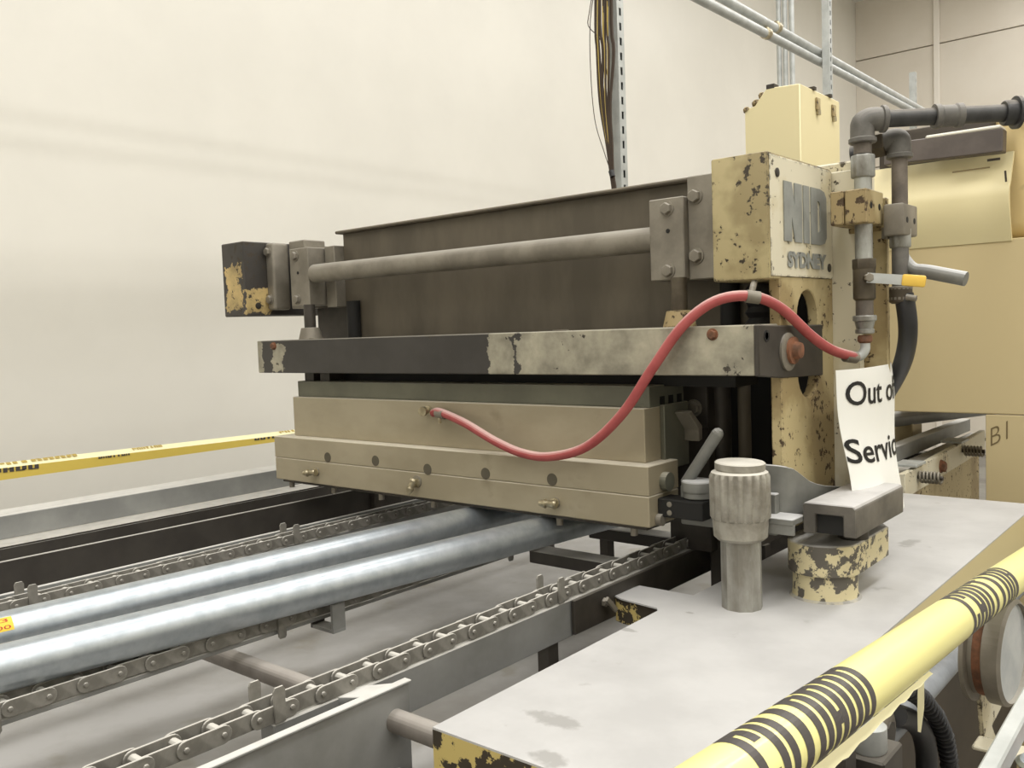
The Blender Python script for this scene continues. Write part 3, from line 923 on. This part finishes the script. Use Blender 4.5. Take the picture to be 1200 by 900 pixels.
G().cyl(q0 + hq * .05, q0 + hq * .085, .014, 16).build('pipe', M['pipe_brown'], bp)
G().lathe([(.021, 0), (.021, .010), (.016, .012)], q0 + hq * .08 + Vector((0, .0, -.012)), hq, 20).build('cap', M['pipe_black'], bp)
coupling(bp, 'coupling', (QX, QY, bpz(291)), (0, 0, 1), QR + .005, bpz(268) - bpz(291), M['pipe_galv'], True)
G().cyl((QX, QY, bpz(352)), (QX, QY, bpz(288)), QR + .001, 20).build('pipe', M['pipe_grey'], bp)
vb2 = G().lathe([(.017, 0), (.022, .004), (.022, .03), (.017, .034)], (QX, QY, bpz(356)), (0, 0, 1), 16).build('valve_body', M['valve'], bp)
lvp = [P(1056, 288, 1, 1.90), P(1062, 305, 1, 1.89), P(1072, 316, 1, 1.885), P(1090, 319, 1, 1.88), P(1132, 327, 1, 1.875)]
G().tube(lvp, lambda t: .008 + .006 * min(1, t * 1.6), 14, sub=4).build('lever', M['arm'], bp)
for k, yy in enumerate((340, 352)):
    G().lathe([(.019, 0), (.022, .001), (.022, .006), (.019, .007)], (QX, QY, bpz(yy)), (0, 0, 1), 18).build('hose_clamp', M['steel'], bp)
G().cyl(P(1062, 348, 1, 1.86), P(1074, 350, 1, 1.86), .006, 10).build('clamp_screw', M['steel'], bp)
G().tube([P(x, y, 1, Y) for x, y, Y in ((1059, 345, 1.88), (1062, 362, 1.88), (1064, 382, 1.89), (1063, 402, 1.93), (1058, 424, 2.0), (1048, 446, 2.08), (1030, 475, 2.16), (1010, 500, 2.2))], .0185, 18, sub=4).build('hose', M['rubber'], bp)
c2z0, c2z1 = P(1054, 280, 0, -.55).z, P(1054, 236, 0, -.55).z
c2 = G().box(-.588, -.549, 1.84, 1.93, c2z0 + .01, c2z1).build('clamp_block', M['steel'], bp, bevel=.004, seg=2)
for y in (1.862, 1.908):
    G().lathe([(.006, 0), (.006, .0006)], (-.549, y, (c2z0 + c2z1) / 2 + .004), (1, 0, 0), 14).build('hole', M['black'], c2)
G().box(-.60, -.589, 1.868, 1.91, c2z0 + .008, c2z0 + .03).build('clamp_arm', M['steel'], bp)

# ------------------------------------------------------------------ paper sign
def sheet(u, v, e=0.0):
    """u 0..1 left to right, v 0..1 bottom to top; sheet bowed about a vertical axis and leaning"""
    yl, yr = 1.678 + .062 * (1 - v), 1.992 + .035 * (1 - v)
    y = yl + (yr - yl) * u
    x = -.628 + .026 * (1 - abs(2 * u - 1) ** 3) + .004 * math.sin(v * 7 + 2 * u) + .010 * (1 - v) + e
    z = 1.402 - (1 - v) * (.290 + .016 * u) - .010 * math.sin(PI * u) * (1 - v)
    return Vector((x, y, z))


pg = thing('paper_sign', 'white paper sign reading Out of Service hung on the pipe fitting', 'sign', sheet(.5, 0))
g = G()
n, m_ = 48, 24
g.add([sheet(i / n, j / m_, s * .0004) for s in (0, 1) for j in range(m_ + 1) for i in range(n + 1)], [])
K = (n + 1) * (m_ + 1)
for j in range(m_):
    for i in range(n):
        a_ = j * (n + 1) + i
        g.f.append((a_, a_ + 1, a_ + n + 2, a_ + n + 1))
        g.f.append((K + a_, K + a_ + 1, K + a_ + n + 2, K + a_ + n + 1))
g.build('sheet', M['paper'], pg, ang=80)
text_geo('Out of', lambda u, v: sheet(.06 + u * .78, .76 + v * .16, .0016), bold=.012, sub=.06).build('lettering', M['ink'], pg, smooth=False)
text_geo('Service', lambda u, v: sheet(.0 + u * .985, .375 + v * .165, .0016), bold=.012, sub=.06).build('lettering', M['ink'], pg, smooth=False)

# ------------------------------------------------------------------ machine table
TZ = .975
tb = thing('machine_table', 'dusty grey machine table with chipped cream edges in the right foreground', 'table', (-.68, 1.8, 0))
outl = [(-.85, .814), (-.486, .814), (-.486, 2.757), (-.85, 2.757), (-.85, 1.523), (-.972, 1.523), (-.980, 1.440), (-.952, 1.428), (-.868, 1.417), (-.858, 1.405)]
G().prism(outl, 'z', TZ - .003, TZ).build('table_top', M['table'], tb)
G().box(-.850, -.486, .814, .824, TZ - .10, TZ - .003).build('front_apron', M['cream_apron'], tb)
G().box(-.496, -.486, .824, 2.757, TZ - .085, TZ - .003).build('side_apron', M['cream_side'], tb)
G().prism([(-.975, 1.44), (-.955, 1.432), (-.86, 1.421), (-.86, 1.428), (-.955, 1.439), (-.967, 1.446), (-.965, 1.52), (-.975, 1.52)], 'z', TZ - .05, TZ - .003).build('tab_rim', M['cream_apron'], tb)
G().box(-.79, -.53, .90, 2.74, .0, TZ - .004).build('pedestal', M['brown'], tb)
G().box(-.848, -.838, .825, 1.41, TZ - .07, TZ - .003).build('inner_apron', M['dark'], tb)

# fluted knob on post
kx, ky = -.742, 1.51
kn = thing('fluted_knob', 'dusty grey fluted knob on a worn zinc post standing on the table', 'knob', (kx, ky, TZ))
G().lathe([(.037, 0), (.037, .135), (.0365, .136)], (kx, ky, TZ), (0, 0, 1), 10).build('post', M['post'], kn, ang=20)
G().lathe([(.042, 0), (.0485, .006), (.050, .03), (.050, .040)], (kx, ky, 1.102), (0, 0, 1), 36).build('collar', M['cast'], kn)
nf = 20
G().lathe([(.050, 0), (.0545, .004), (.0545, .078), (.051, .086), (.044, .090)], (kx, ky, 1.140), (0, 0, 1), nf * 6, rf=lambda t, k: 1 - (.11 * max(0, math.cos(nf * t)) ** .7 if k in (1, 2) else 0)).build('grip', M['cast'], kn, ang=50)
G().lathe([(.044, 0), (.0455, .002), (.0455, .013), (.043, .015)], (kx + .001, ky, 1.230), (.03, 0, 1), 32).build('cap', M['cast'], kn)

# boss with slotted block
bx, by = -.646, 1.664
bo = thing('pivot_boss', 'round pedestal with flaking cream paint and oblong top on the table', 'pedestal', (bx, by, TZ))
G().lathe([(.066, 0), (.061, .004), (.059, .012), (.059, .052)], (bx, by, TZ), (0, 0, 1), 36).build('pedestal', M['cream_boss'], bo)
r_ = .067
ob = [(bx + r_ * math.cos(PI + PI * i / 18), by + r_ * math.sin(PI + PI * i / 18)) for i in range(19)] + [(bx + r_, by + .16), (bx + r_ - .02, by + .19), (bx - r_ + .02, by + .19), (bx - r_, by + .16)]
G().prism(ob, 'z', 1.024, 1.083).build('oblong_plate', M['cream_boss'], bo, bevel=.002)
ca = thing('slotted_arm', 'dusty steel arm with a slotted block end above the cream pedestal', 'arm', (-.62, 1.7, 1.083))
bw0, bw1, bz0, bz1 = -.653, -.556, 1.110, 1.167
cxs = (bw0 + bw1) / 2
sl = [(bw0, bz0), (cxs - .026, bz0), (cxs - .026, bz0 + .037), (cxs + .025, bz0 + .037), (cxs + .025, bz0), (bw1, bz0), (bw1, bz1 - .006), (bw1 - .006, bz1), (bw0 + .004, bz1), (bw0, bz1 - .004)]
G().prism(sl, 'y', 1.58, 1.845).build('slotted_block', M['blockdust'], ca, bevel=.002)
G().box(cxs - .028, cxs + .026, 1.592, 1.84, bz0, bz0 + .038).build('slot_shade', M['black'], ca)  # black fill puts the shade inside the open slot into colour
G().cyl((cxs, 1.70, 1.083), (cxs, 1.70, 1.112), .028, 20).build('pivot_pin', M['dark'], ca)
wp = [(-.825, 1.585, 1.229), (-.735, 1.592, 1.229), (-.705, 1.596, 1.228), (-.692, 1.601, 1.226), (-.686, 1.610, 1.222), (-.684, 1.625, 1.214), (-.682, 1.645, 1.203), (-.680, 1.67, 1.190), (-.678, 1.70, 1.180), (-.674, 1.74, 1.170), (-.666, 1.80, 1.160)]
g = G()
vs = []
for k, (x, y, z) in enumerate(wp):
    q0_, q1_ = wp[max(k - 1, 0)], wp[min(k + 1, len(wp) - 1)]
    tn = Vector((q1_[0] - q0_[0], q1_[1] - q0_[1], 0)).normalized()
    nn = Vector((tn.y, -tn.x, 0)) * .005
    for sg, zz_ in ((1, 1.13), (1, z), (-1, z), (-1, 1.13)):
        vs.append(Vector((x, y, zz_)) + nn * sg)
fs = [(0, 1, 2, 3), tuple(4 * (len(wp) - 1) + i for i in (3, 2, 1, 0))]
for k in range(len(wp) - 1):
    for i in range(4):
        fs.append((4 * k + i, 4 * k + (i + 1) % 4, 4 * k + 4 + (i + 1) % 4, 4 * k + 4 + i))
g.add(vs, fs)
g.build('web', M['arm'], ca, bevel=.001)
G().box(-.78, -.653, 1.535, 1.592, 1.130, 1.141).build('shelf', M['arm'], ca, bevel=.001)
G().box(-.78, -.653, 1.537, 1.545, 1.112, 1.130).build('shelf_edge', M['arm'], ca)

# ------------------------------------------------------------------ foreground pole wrapped in barrier tape
A0 = Vector((-.292, .906, 1.149))
AD = Vector((-.017, 1.29, -.11))
AN = AD.normalized()
E1 = AN.cross(Vector((0, 0, 1))).normalized()
E2 = E1.cross(AN)
po = thing('barrier_pole', 'pole wrapped in yellow CUIDADO and CAUTION tape crossing the right foreground', 'pole', (-.29, .9, 0))
G().cyl(A0 - AD * .45, A0 + AD * 1.5, .0245, 28).build('pole', M['galv_dull'], po)
G().lathe([(.0252, 0), (.0262, .001), (.0262, (AD * 1.8).length), (.0252, (AD * 1.8).length)], A0 - AD * .42, AN, 48, cap=False).build('tape_wrap', M['tape'], po)
for s in (-.43, 1.45):
    p = A0 + AD * s
    G().cyl((p.x, p.y, 0), (p.x, p.y, p.z), .02, 16).build('post', M['galv_dull'], po)
    G().lathe([(.14, 0), (.14, .02), (.03, .03)], (p.x, p.y, 0), (0, 0, 1), 24).build('base', M['dark'], po)


def on_pole(s, ang, r=.0265):
    t = math.radians(ang)
    return A0 + AD * s + E1 * (r * math.cos(t)) + E2 * (r * math.sin(t))


for wd_, s0, s1 in (('CUIDADO', -.268, -.088), ('CAUTION', .195, .40), ('CUIDADO', .68, .89)):
    block_geo(wd_, lambda u, v: on_pole(s0 + (s1 - s0) * u, -36 + 158 * v)).build('lettering', M['tape_ink'], po, smooth=False)
# torn tape edge and hanging tail
g = G()
vs = []
N = 26
for i in range(N + 1):
    s = -.22 + .29 * i / N
    base = on_pole(s, -48, .0268)
    dp = .012 * (1 - i / N) + .002 + .0012 * math.sin(i * 1.7) + .0006 * math.sin(i * 4.1)
    vs += [base, base + Vector((.004, 0, -dp))]
g.add(vs, [(2 * i, 2 * i + 1, 2 * i + 3, 2 * i + 2) for i in range(N)])
g.build('torn_edge', M['tape_pale'], po)
p = on_pole(.06, -60, .0268)
g = G()
g.add([p + Vector((-.002, -.004, 0)), p + Vector((.002, .004, 0)), p + Vector((.002, .003, -.035)), p + Vector((-.003, -.004, -.036)), p + Vector((-.001, .001, -.062)), p + Vector((-.003, -.003, -.060))],
      [(0, 1, 2, 3), (3, 2, 4, 5)])
g.build('tape_tail', M['tape_pale'], po)

# ------------------------------------------------------------------ right foreground fittings
cp = thing('conduit_pipe', 'smooth blue-grey conduit fixed along the table side under the taped pole', 'pipe', (-.45, 1.6, .857))
G().cyl((-.45, 1.25, .857), (-.45, 2.7, .857), .020, 20).build('pipe', M['conduit'], cp)
for y in (1.3, 2.6):
    G().box(-.496, -.446, y, y + .02, .845, .889).build('clip', M['steel'], cp)
rg = thing('pressure_regulator', 'grey capped regulator fitting under the taped pole at bottom right', 'regulator', P(1025, 900, 0, -.42))
c = P(1018, 862, 0, -.42)
G().lathe([(.022, 0), (.024, .003), (.024, .035), (.014, .042)], c - Vector((0, 0, .02)), (0, 0, 1), 20).build('cap', M['galv_dull'], rg)
c2_ = P(1040, 860, 0, -.43)
G().lathe([(.034, 0), (.036, .003), (.036, .010), (.030, .013)], c2_ - Vector((.01, 0, .0)), (1, 0, 0), 24).build('ring', M['steel'], rg)
G().lathe([(.020, 0), (.020, .003)], c2_ + Vector((.003, 0, 0)), (1, 0, 0), 8).build('disc', M['dark'], rg)
G().box(c.x - .03, c.x + .03, c.y - .03, c.y + .05, c.z - .10, c.z - .02).build('body', M['dark'], rg, bevel=.003)
G().box(-.53, c.x - .03, c.y - .01, c.y + .02, c.z - .09, c.z - .06).build('arm', M['dark'], rg)
p = P(1000, 890, 0, -.42)
G().box(-.49, p.x, p.y - .03, p.y + .012, p.z - .06, p.z + .012).build('bracket', M['cream_half'], rg, bevel=.002)
ch = thing('corrugated_conduit', 'ribbed black conduit hose curving down beside dark machine panel', 'hose', P(1112, 900, 0, -.41))
pts = [P(x, y, 0, -.41) for x, y in ((1062, 806), (1080, 818), (1096, 838), (1107, 862), (1112, 890), (1114, 925), (1112, 960))]
G().tube(pts, .0125, 16, sub=5).build('core', M['rubber'], ch)
q = [Vector(v) for v in pts]
rib = []
for i in range(len(q) - 1):
    for k in range(5):
        a_ = q[i].lerp(q[i + 1], k / 5)
        dd = (q[i + 1] - q[i]).normalized()
        G().lathe([(.0125, -.0022), (.0152, -.001), (.0152, .001), (.0125, .0022)], a_, dd, 14).build('rib', M['rubber'], ch)
dh = tag(G().tube([P(x, y, 0, -.43) for x, y in ((1050, 838), (1066, 843), (1079, 856), (1085, 878), (1086, 905), (1086, 960))], .017, 16, sub=5).build('drain_hose', M['rubber']), 'smooth black drain hose beside the ribbed conduit under the taped pole', 'hose')

# pressure gauge
gc = P(1187, 765, 0, -.285)
pgx = thing('pressure_gauge', 'round steel pressure gauge with glass face at the right edge', 'gauge', gc - Vector((0, 0, .075)))
ga = Vector((.997, -.075, .0)).normalized()
R0 = .080
G().lathe([(R0 * .80, -.052), (R0 * 1.0, -.050), (R0 * 1.0, -.044), (R0 * .86, -.042), (R0 * .86, -.022), (R0 * .97, -.020), (R0 * .97, 0), (R0 * .90, .004), (R0 * .88, -.003)], gc, ga, 48).build('case', M['steel'], pgx)
G().lathe([(R0 * .885, -.004), (R0 * .885, -.002)], gc, ga, 40).build('dial', M['glass_face'], pgx)
G().lathe([(R0 * .862, -.036), (R0 * .868, -.034), (R0 * .868, -.026), (R0 * .862, -.024)], gc, ga, 40).build('orange_seal', M['rust'], pgx)
bk = [P(x, y, 0, -.33) for x, y in ((1147, 770), (1165, 815), (1172, 826), (1160, 850), (1168, 872), (1151, 866), (1147, 820))]
G().prism([(v.y, v.z) for v in bk], 'x', -.333, -.327).build('bracket', M['cream_face'], pgx)
bl_ = P(1160, 872, 0, -.31)
G().box(-.332, -.25, bl_.y - .012, bl_.y + .03, bl_.z - .010, bl_.z - .003).build('foot', M['cream_face'], pgx, bevel=.002)
G().hexa((-.31, bl_.y + .006, bl_.z - .003), (0, 0, 1), .010, .006).build('bolt', M['brass'], pgx)

pn = thing('operator_console', 'maroon panel with pale metal edge bar at bottom right corner', 'panel', (-.17, 1.1, 0))
e0, e1 = P(1165, 900, 0, -.19), P(1196, 842, 0, -.19)
G().obox(e0 - (e1 - e0) * 1.0, e1 + (e1 - e0) * 1.0, (0, 0, 1), .016, .022).build('edge_bar', M['galv_dull'], pn, bevel=.002)
zz = e0.z - .012
G().box(-.185, -.05, e0.y - .2, e1.y + .2, .0, zz - .02).build('cabinet', M['maroon'], pn)
pc_ = P(1198, 893, 2, zz - .02)
G().lathe([(.024, 0), (.026, .003), (.022, .006), (.019, .003)], pc_ + Vector((0.02, 0, 0)), (0, 0, 1), 24).build('lamp_ring', M['galv'], pn)

# ------------------------------------------------------------------ far left barrier tape
tl = thing('barrier_tape', 'folded yellow lettered barrier tape stretched low along the white wall', 'tape', (-3.0, 2, 1.09))
TY0, TY1 = -1.0, 6.0
zt0, zt1 = 1.1284, 1.1149    # fold height at Y 1.08 and 2.08


def tz(y, k):
    f = (y - 1.08) / 1.0
    top, fold, bot = 1.1416 + f * -.0133, 1.1284 + f * -.0135, 1.0915 + f * -.0001
    return (top, fold, bot)[k]


g = G()
g.add([(-3.0, TY0, tz(TY0, 2)), (-3.0, TY1 - 3, tz(TY1 - 3, 2)), (-3.0, TY1 - 3, tz(TY1 - 3, 1)), (-3.0, TY0, tz(TY0, 1))], [(0, 1, 2, 3)])
g.build('front_fold', M['tape_gold'], tl)
g = G()
g.add([(-3.001, TY0, tz(TY0, 1)), (-3.001, TY1 - 3, tz(TY1 - 3, 1)), (-3.03, TY1 - 3, tz(TY1 - 3, 0)), (-3.03, TY0, tz(TY0, 0))], [(0, 1, 2, 3)])
g.build('top_fold', M['tape_pale'], tl)
for wd_, xa, xb in (('CUIDADO', -60, 44), ('CAUTION', 116, 152), ('CUIDADO', 300, 345)):
    ya, yb_ = P(xa, 552, 0, -3).y, P(xb, 540, 0, -3).y
    frac = .55 if xa < 0 else (.25 if xa < 200 else .3)
    block_geo(wd_, lambda u, v: (-2.9985, ya + (yb_ - ya) * u, tz(ya + (yb_ - ya) * u, 1) - .026 * (frac - v)), 0, frac).build('lettering', M['tape_ink'], tl, smooth=False)
    block_geo(wd_, lambda u, v: (-3.003 - .024 * v, ya + .13 + (yb_ - ya) * u, tz(ya + .13, 1) + .0018 + (tz(ya + .13, 0) - tz(ya + .13, 1)) * v * .85), .45, 1.0).build('lettering', M['cable_yellow'], tl, smooth=False)
for y in (TY0, TY1 - 3):
    G().cyl((-3.015, y, 0), (-3.015, y, 1.25), .02, 14).build('post', M['galv_dull'], tl)

# ------------------------------------------------------------------ background machine
BY = 3.05
cb = thing('yellow_cabinet', 'tan yellow machine cabinet with curved hood behind the pipes', 'cabinet', (-.7, 3.3, 0))
G().box(-1.05, -.2, BY, BY + .8, 1.188, 1.72).build('body', M['yellow_tan'], cb, bevel=.003)
# hood: bowed sheet
pts = []
z0h, z1h = P(1100, 289, 1, BY).z, P(1100, 195, 1, BY).z
xr = P(1186, 250, 1, BY).x
prof = []
for i in range(13):
    f = i / 12
    prof.append((BY - .035 * math.sin(PI * min(1, f * 1.05)) - .004 + (.05 * f * f if f > .6 else 0) * .6, z0h + (z1h + .02 - z0h) * f))
back = [(y + .012, z) for y, z in reversed(prof)]
hd_ = G().prism(prof + back, 'x', -1.05, xr).build('hood', M['yellow'], cb)
for (a_, b_, wd) in (((1115, 201), (1161, 195), .0035), ((1172, 188), (1172, 188), .003)):
    pass
G().obox(P(1116, 202, 1, BY - .033), P(1160, 196, 1, BY - .033), (0, 0, 1), .004, .004).build('slit', M['pencil'], hd_)
G().obox(P(1157, 188, 1, BY - .03), P(1172, 186, 1, BY - .03), (0, 0, 1), .004, .007).build('slot', M['brown'], hd_)
G().obox(P(1178, 200, 1, BY - .035), P(1179, 213, 1, BY - .035), (1, 0, 0), .004, .005).build('slot', M['brown'], hd_)
g0, g1 = P(1039, 182, 1, BY - .03), P(1177.5, 165, 1, BY - .03)
G().obox(g0, g1, (0, 0, 1), .05, .068).build('edge_bar', M['bardark'], cb, bevel=.003)
G().box(-1.0, -.66, BY + .03, BY + .6, 1.72, 2.10).build('motor_housing', M['brown'], cb, bevel=.02, seg=2)
g0, g1 = P(1088, 163, 1, BY - .02), P(1176, 150, 1, BY - .02)
G().obox(g0, g1, (0, 0, 1), .07, .012).build('rag', M['rag'], cb, bevel=.004)
# rounded yellow drum on the right
dr = G()
px0 = P(1180, 200, 1, BY + .1).x
dr.box(px0 - .03, px0 + .6, BY + .05, BY + .7, 1.722, P(1200, 122, 1, BY + .12).z)
dr.build('drum_housing', M['yellow_grime'], cb, bevel=.05, seg=4)
# lower panel marked B1
lp = thing('lower_panel', 'tan yellow upright panel with pencilled B1 behind the table', 'panel', (-.4, 3.1, 0))
G().box(P(1155, 500, 1, BY).x, -.1, BY, BY + .02, 0, 1.186).build('panel', M['yellow_tan'], lp, bevel=.002)
o_ = P(1160, 523, 1, BY - .001)
text_geo('B1', lambda u, v: P(1161 + u * 20, 523 - u * 9 - v * 21, 1, BY - .001), bold=-.012).build('lettering', M['pencil'], lp, smooth=False)
# infeed rail with springs
ir = thing('infeed_rail', 'cream angled infeed rail with two springs in the gap behind the table', 'rail', (-.8, 3.3, .75))
G().prism([(2.77, .955), (2.77, 1.03), (2.84, 1.03), (3.75, 1.055), (3.75, .98), (3.0, .96)], 'x', -.85, -.83).build('plate', M['cream_face'], ir, bevel=.002)
G().prism([(2.80, .0), (2.84, .97), (3.75, .98), (3.75, .0)], 'x', -.88, -.852).build('skirt', M['cream_frame'], ir)
G().box(-.98, -.94, 2.78, 4.0, 1.02, 1.07).build('channel', M['rail_light'], ir, bevel=.002)
G().box(-.94, -.852, 2.78, 4.0, 1.0, 1.012).build('tie_plate', M['plank'], ir)
for y in (2.90, 3.42):
    G().box(-.89, -.82, y - .05, y + .05, 1.034 + (y - 2.7) * .02, 1.042 + (y - 2.7) * .02).build('clip', M['galv_dull'], ir, bevel=.001)
    zsp = 1.0 + (y - 2.8) * .03
    pts = []
    for i in range(6 * 12 + 1):
        t = i / 12 * 2 * PI
        pts.append((-.825 + .062 * i / 72, y + .016 * math.cos(t), zsp + .016 * math.sin(t)))
    s_ = G().tube(pts, .0038, 6).build('spring', M['steel'], ir)
    G().cyl((-.83, y, zsp), (-.758, y, zsp), .007, 10).build('stud', M['dark'], s_)
hexbolt((-.83, 3.15, 1.0), (1, 0, 0), .018, ir, M['rust'])
for k, (y, z) in enumerate(((3.0, 1.10), (3.5, 1.13))):
    G().box(-1.20, -1.02, y, y + .12, .98, z).build('slat_block', [M['dark'], M['yellow_tan']][k], ir, bevel=.003)
G().cyl((-1.15, 3.2, 1.12), (-.82, 4.1, 1.12), .03, 16).build('roller', M['rail'], ir)
G().box(-1.3, -1.26, 3.0, 4.4, 0, 1.18).build('leg', M['dark'], ir)
G().box(-1.3, -.86, 3.4, 3.44, 0, 1.0).build('leg', M['dark'], ir)

# pale yellow box
yb0, yb1 = 2.325, 2.607
pbx = thing('control_box', 'plain pale yellow steel box standing behind the lettered end box', 'box', (-1.0, 2.4, 1.60))
G().prism([(-1.105, 1.60), (-.95, 1.60), (-.95, 2.114), (-1.042, 2.119), (-1.075, 2.080), (-1.105, 2.072)], 'y', yb0, yb1).build('shell', M['yellow'], pbx, bevel=.002)
for y in (2.44, 2.555):
    hg = G().box(-.95, -.944, y - .012, y + .012, 2.062, 2.096).build('latch', M['cream_frame'], pbx, bevel=.002)
    G().cyl((-.946, y, 2.062), (-.946, y, 2.050), .007, 10).build('hook', M['brass'], hg)
    G().box(-.965, -.945, y - .03, y - .014, 2.113, 2.121).build('lug', M['brown'], pbx)
for p_, s_ in (((-1.10, 2.33, 2.070), .010), ((-1.075, 2.335, 2.085), .012), ((-1.06, 2.34, 2.103), .010)):
    G().lathe([(s_, 0), (s_ * .9, .008), (s_ * .4, .012)], p_, (-.4, 0, 1), 10).build('knob', M['cream_frame'], pbx)
G().box(-1.042, -1.02, yb0, yb0 + .03, 2.116, 2.128).build('clip', M['dark'], pbx)
G().box(-1.10, -.96, yb0 + .02, yb1 - .02, .75, 1.60).build('stand', M['dark'], pbx)

# ------------------------------------------------------------------ struts, conduits, cables


def strut(label, x, y, z0, z1, slot0=0):
    t = thing('strut_channel', label, 'strut', (x, y, z0), 'slotted strut channels')
    w_ = .041
    # slotted face towards +X, plain face towards -Y
    n_ = int((z1 - z0) / .05)
    g = G()
    xa_, xb_ = x + w_ / 2 - .0025, x + w_ / 2
    g.box(xa_, xb_, y, y + .0135, z0, z1).box(xa_, xb_, y + .0265, y + w_, z0, z1)
    for i in range(n_ + 1):
        zc_ = z0 + i * .05
        g.box(xa_, xb_, y + .0135, y + .0265, zc_ - .012, min(zc_ + .012, z1))
    g.build('slotted_web', M['galv_dull'], t, smooth=False)
    G().box(x - w_ / 2, x + w_ / 2 - .0025, y, y + .0025, z0, z1).build('flange', M['galv_dull'], t)
    G().box(x - w_ / 2, x + w_ / 2 - .0025, y + w_ - .0025, y + w_, z0, z1).build('flange', M['galv_dull'], t)
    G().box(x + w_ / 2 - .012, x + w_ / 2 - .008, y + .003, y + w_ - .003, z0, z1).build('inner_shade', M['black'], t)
    return t


strut('tall galvanised slotted strut with cable bundle beside it, behind dark beam', -1.745, 2.66, 0, CEIL)
strut('galvanised slotted strut crossing in front of the conduits behind yellow box', -1.90, 5.02, 0, CEIL)
strut('short galvanised slotted strut end standing above the black pipe', -2.05, 7.1, 0, P(1081, 82, 1, 7.1).z)
# two parallel conduits along the struts
for k, (xa, ya, xb, yb_) in enumerate(((822, 0, 1066, 128), (850, 0, 1078, 128))):
    X_ = -1.945 if k == 0 else -1.95
    a_, b_ = P(xa, ya, 0, X_), P(xb, yb_, 0, X_)
    d_ = b_ - a_
    ct = thing('conduit_pipe', ['lower of two grey conduits sloping across upper right by the struts', 'upper of two grey conduits sloping across upper right by the struts'][k], 'pipe', b_, 'conduits by the struts')
    G().cyl(a_ - d_ * 1.1, b_ + d_ * .12, .022, 16).build('pipe', M['galv_dull'], ct)
    c_ = P(896 if k == 0 else 908, 38 if k == 0 else 31, 0, X_)
    G().lathe([(.022, 0), (.029, .004), (.029, .035), (.022, .04)], c_, d_, 16).build('coupling', M['brass'], ct)
# vertical conduits further left
for k, x in enumerate((913, 920, 928)):
    p = P(x, 50, 1, 6.0)
    tag(G().cyl((p.x, 6.0, 0), (p.x, 6.0, CEIL), .017, 12).build('conduit_riser', M['galv_dull']), ['leftmost of three vertical conduits behind the yellow box', 'middle of three vertical conduits behind the yellow box', 'rightmost of three vertical conduits behind the yellow box'][k], 'pipe', 'vertical conduits')
# cable bundle
cbn = thing('cable_bundle', 'hanging bundle of thin black and yellow cables beside the tall strut', 'cable', P(718, 220, 1, 2.62))
for i in range(13):
    x0 = 698 + i * 1.5
    pts = [P(x0 + 4, -330, 1, 2.62 + random.uniform(-.015, .015)), P(x0 + random.uniform(-1, 1), 0, 1, 2.62), P(x0 + 2 + random.uniform(-2, 2), 60, 1, 2.62), P(704 + i * 1.0 + random.uniform(-1.5, 1.5), 120, 1, 2.62), P(711 + i * .55, 170, 1, 2.62), P(715 + i * .3, 200, 1, 2.62), P(718 + i * .3, 222, 1, 2.62), P(722 + i * .3, 260, 1, 2.62)]
    G().tube(pts, .0034 if i % 4 else .004, 7, sub=5).build('wire', M['cable_yellow'] if i % 4 == 1 else M['cable_dark'], cbn)
G().tube([P(698, -30, 1, 2.62), P(690, 18, 1, 2.62), P(689, 28, 1, 2.62), P(692, 34, 1, 2.62), P(705, 50, 1, 2.62), P(712, 90, 1, 2.62)], .0016, 6, sub=6).build('wire', M['cable_dark'], cbn)
G().tube([P(700, -30, 1, 2.62), P(692, 22, 1, 2.62), P(692, 80, 1, 2.62), P(697, 140, 1, 2.62), P(708, 178, 1, 2.62), P(714, 196, 1, 2.62)], .0016, 6, sub=6).build('wire', M['cable_dark'], cbn)
G().cyl(P(716, 200, 1, 2.615), P(718, 207, 1, 2.615), .0095, 12).build('tie', M['rubber'], cbn)
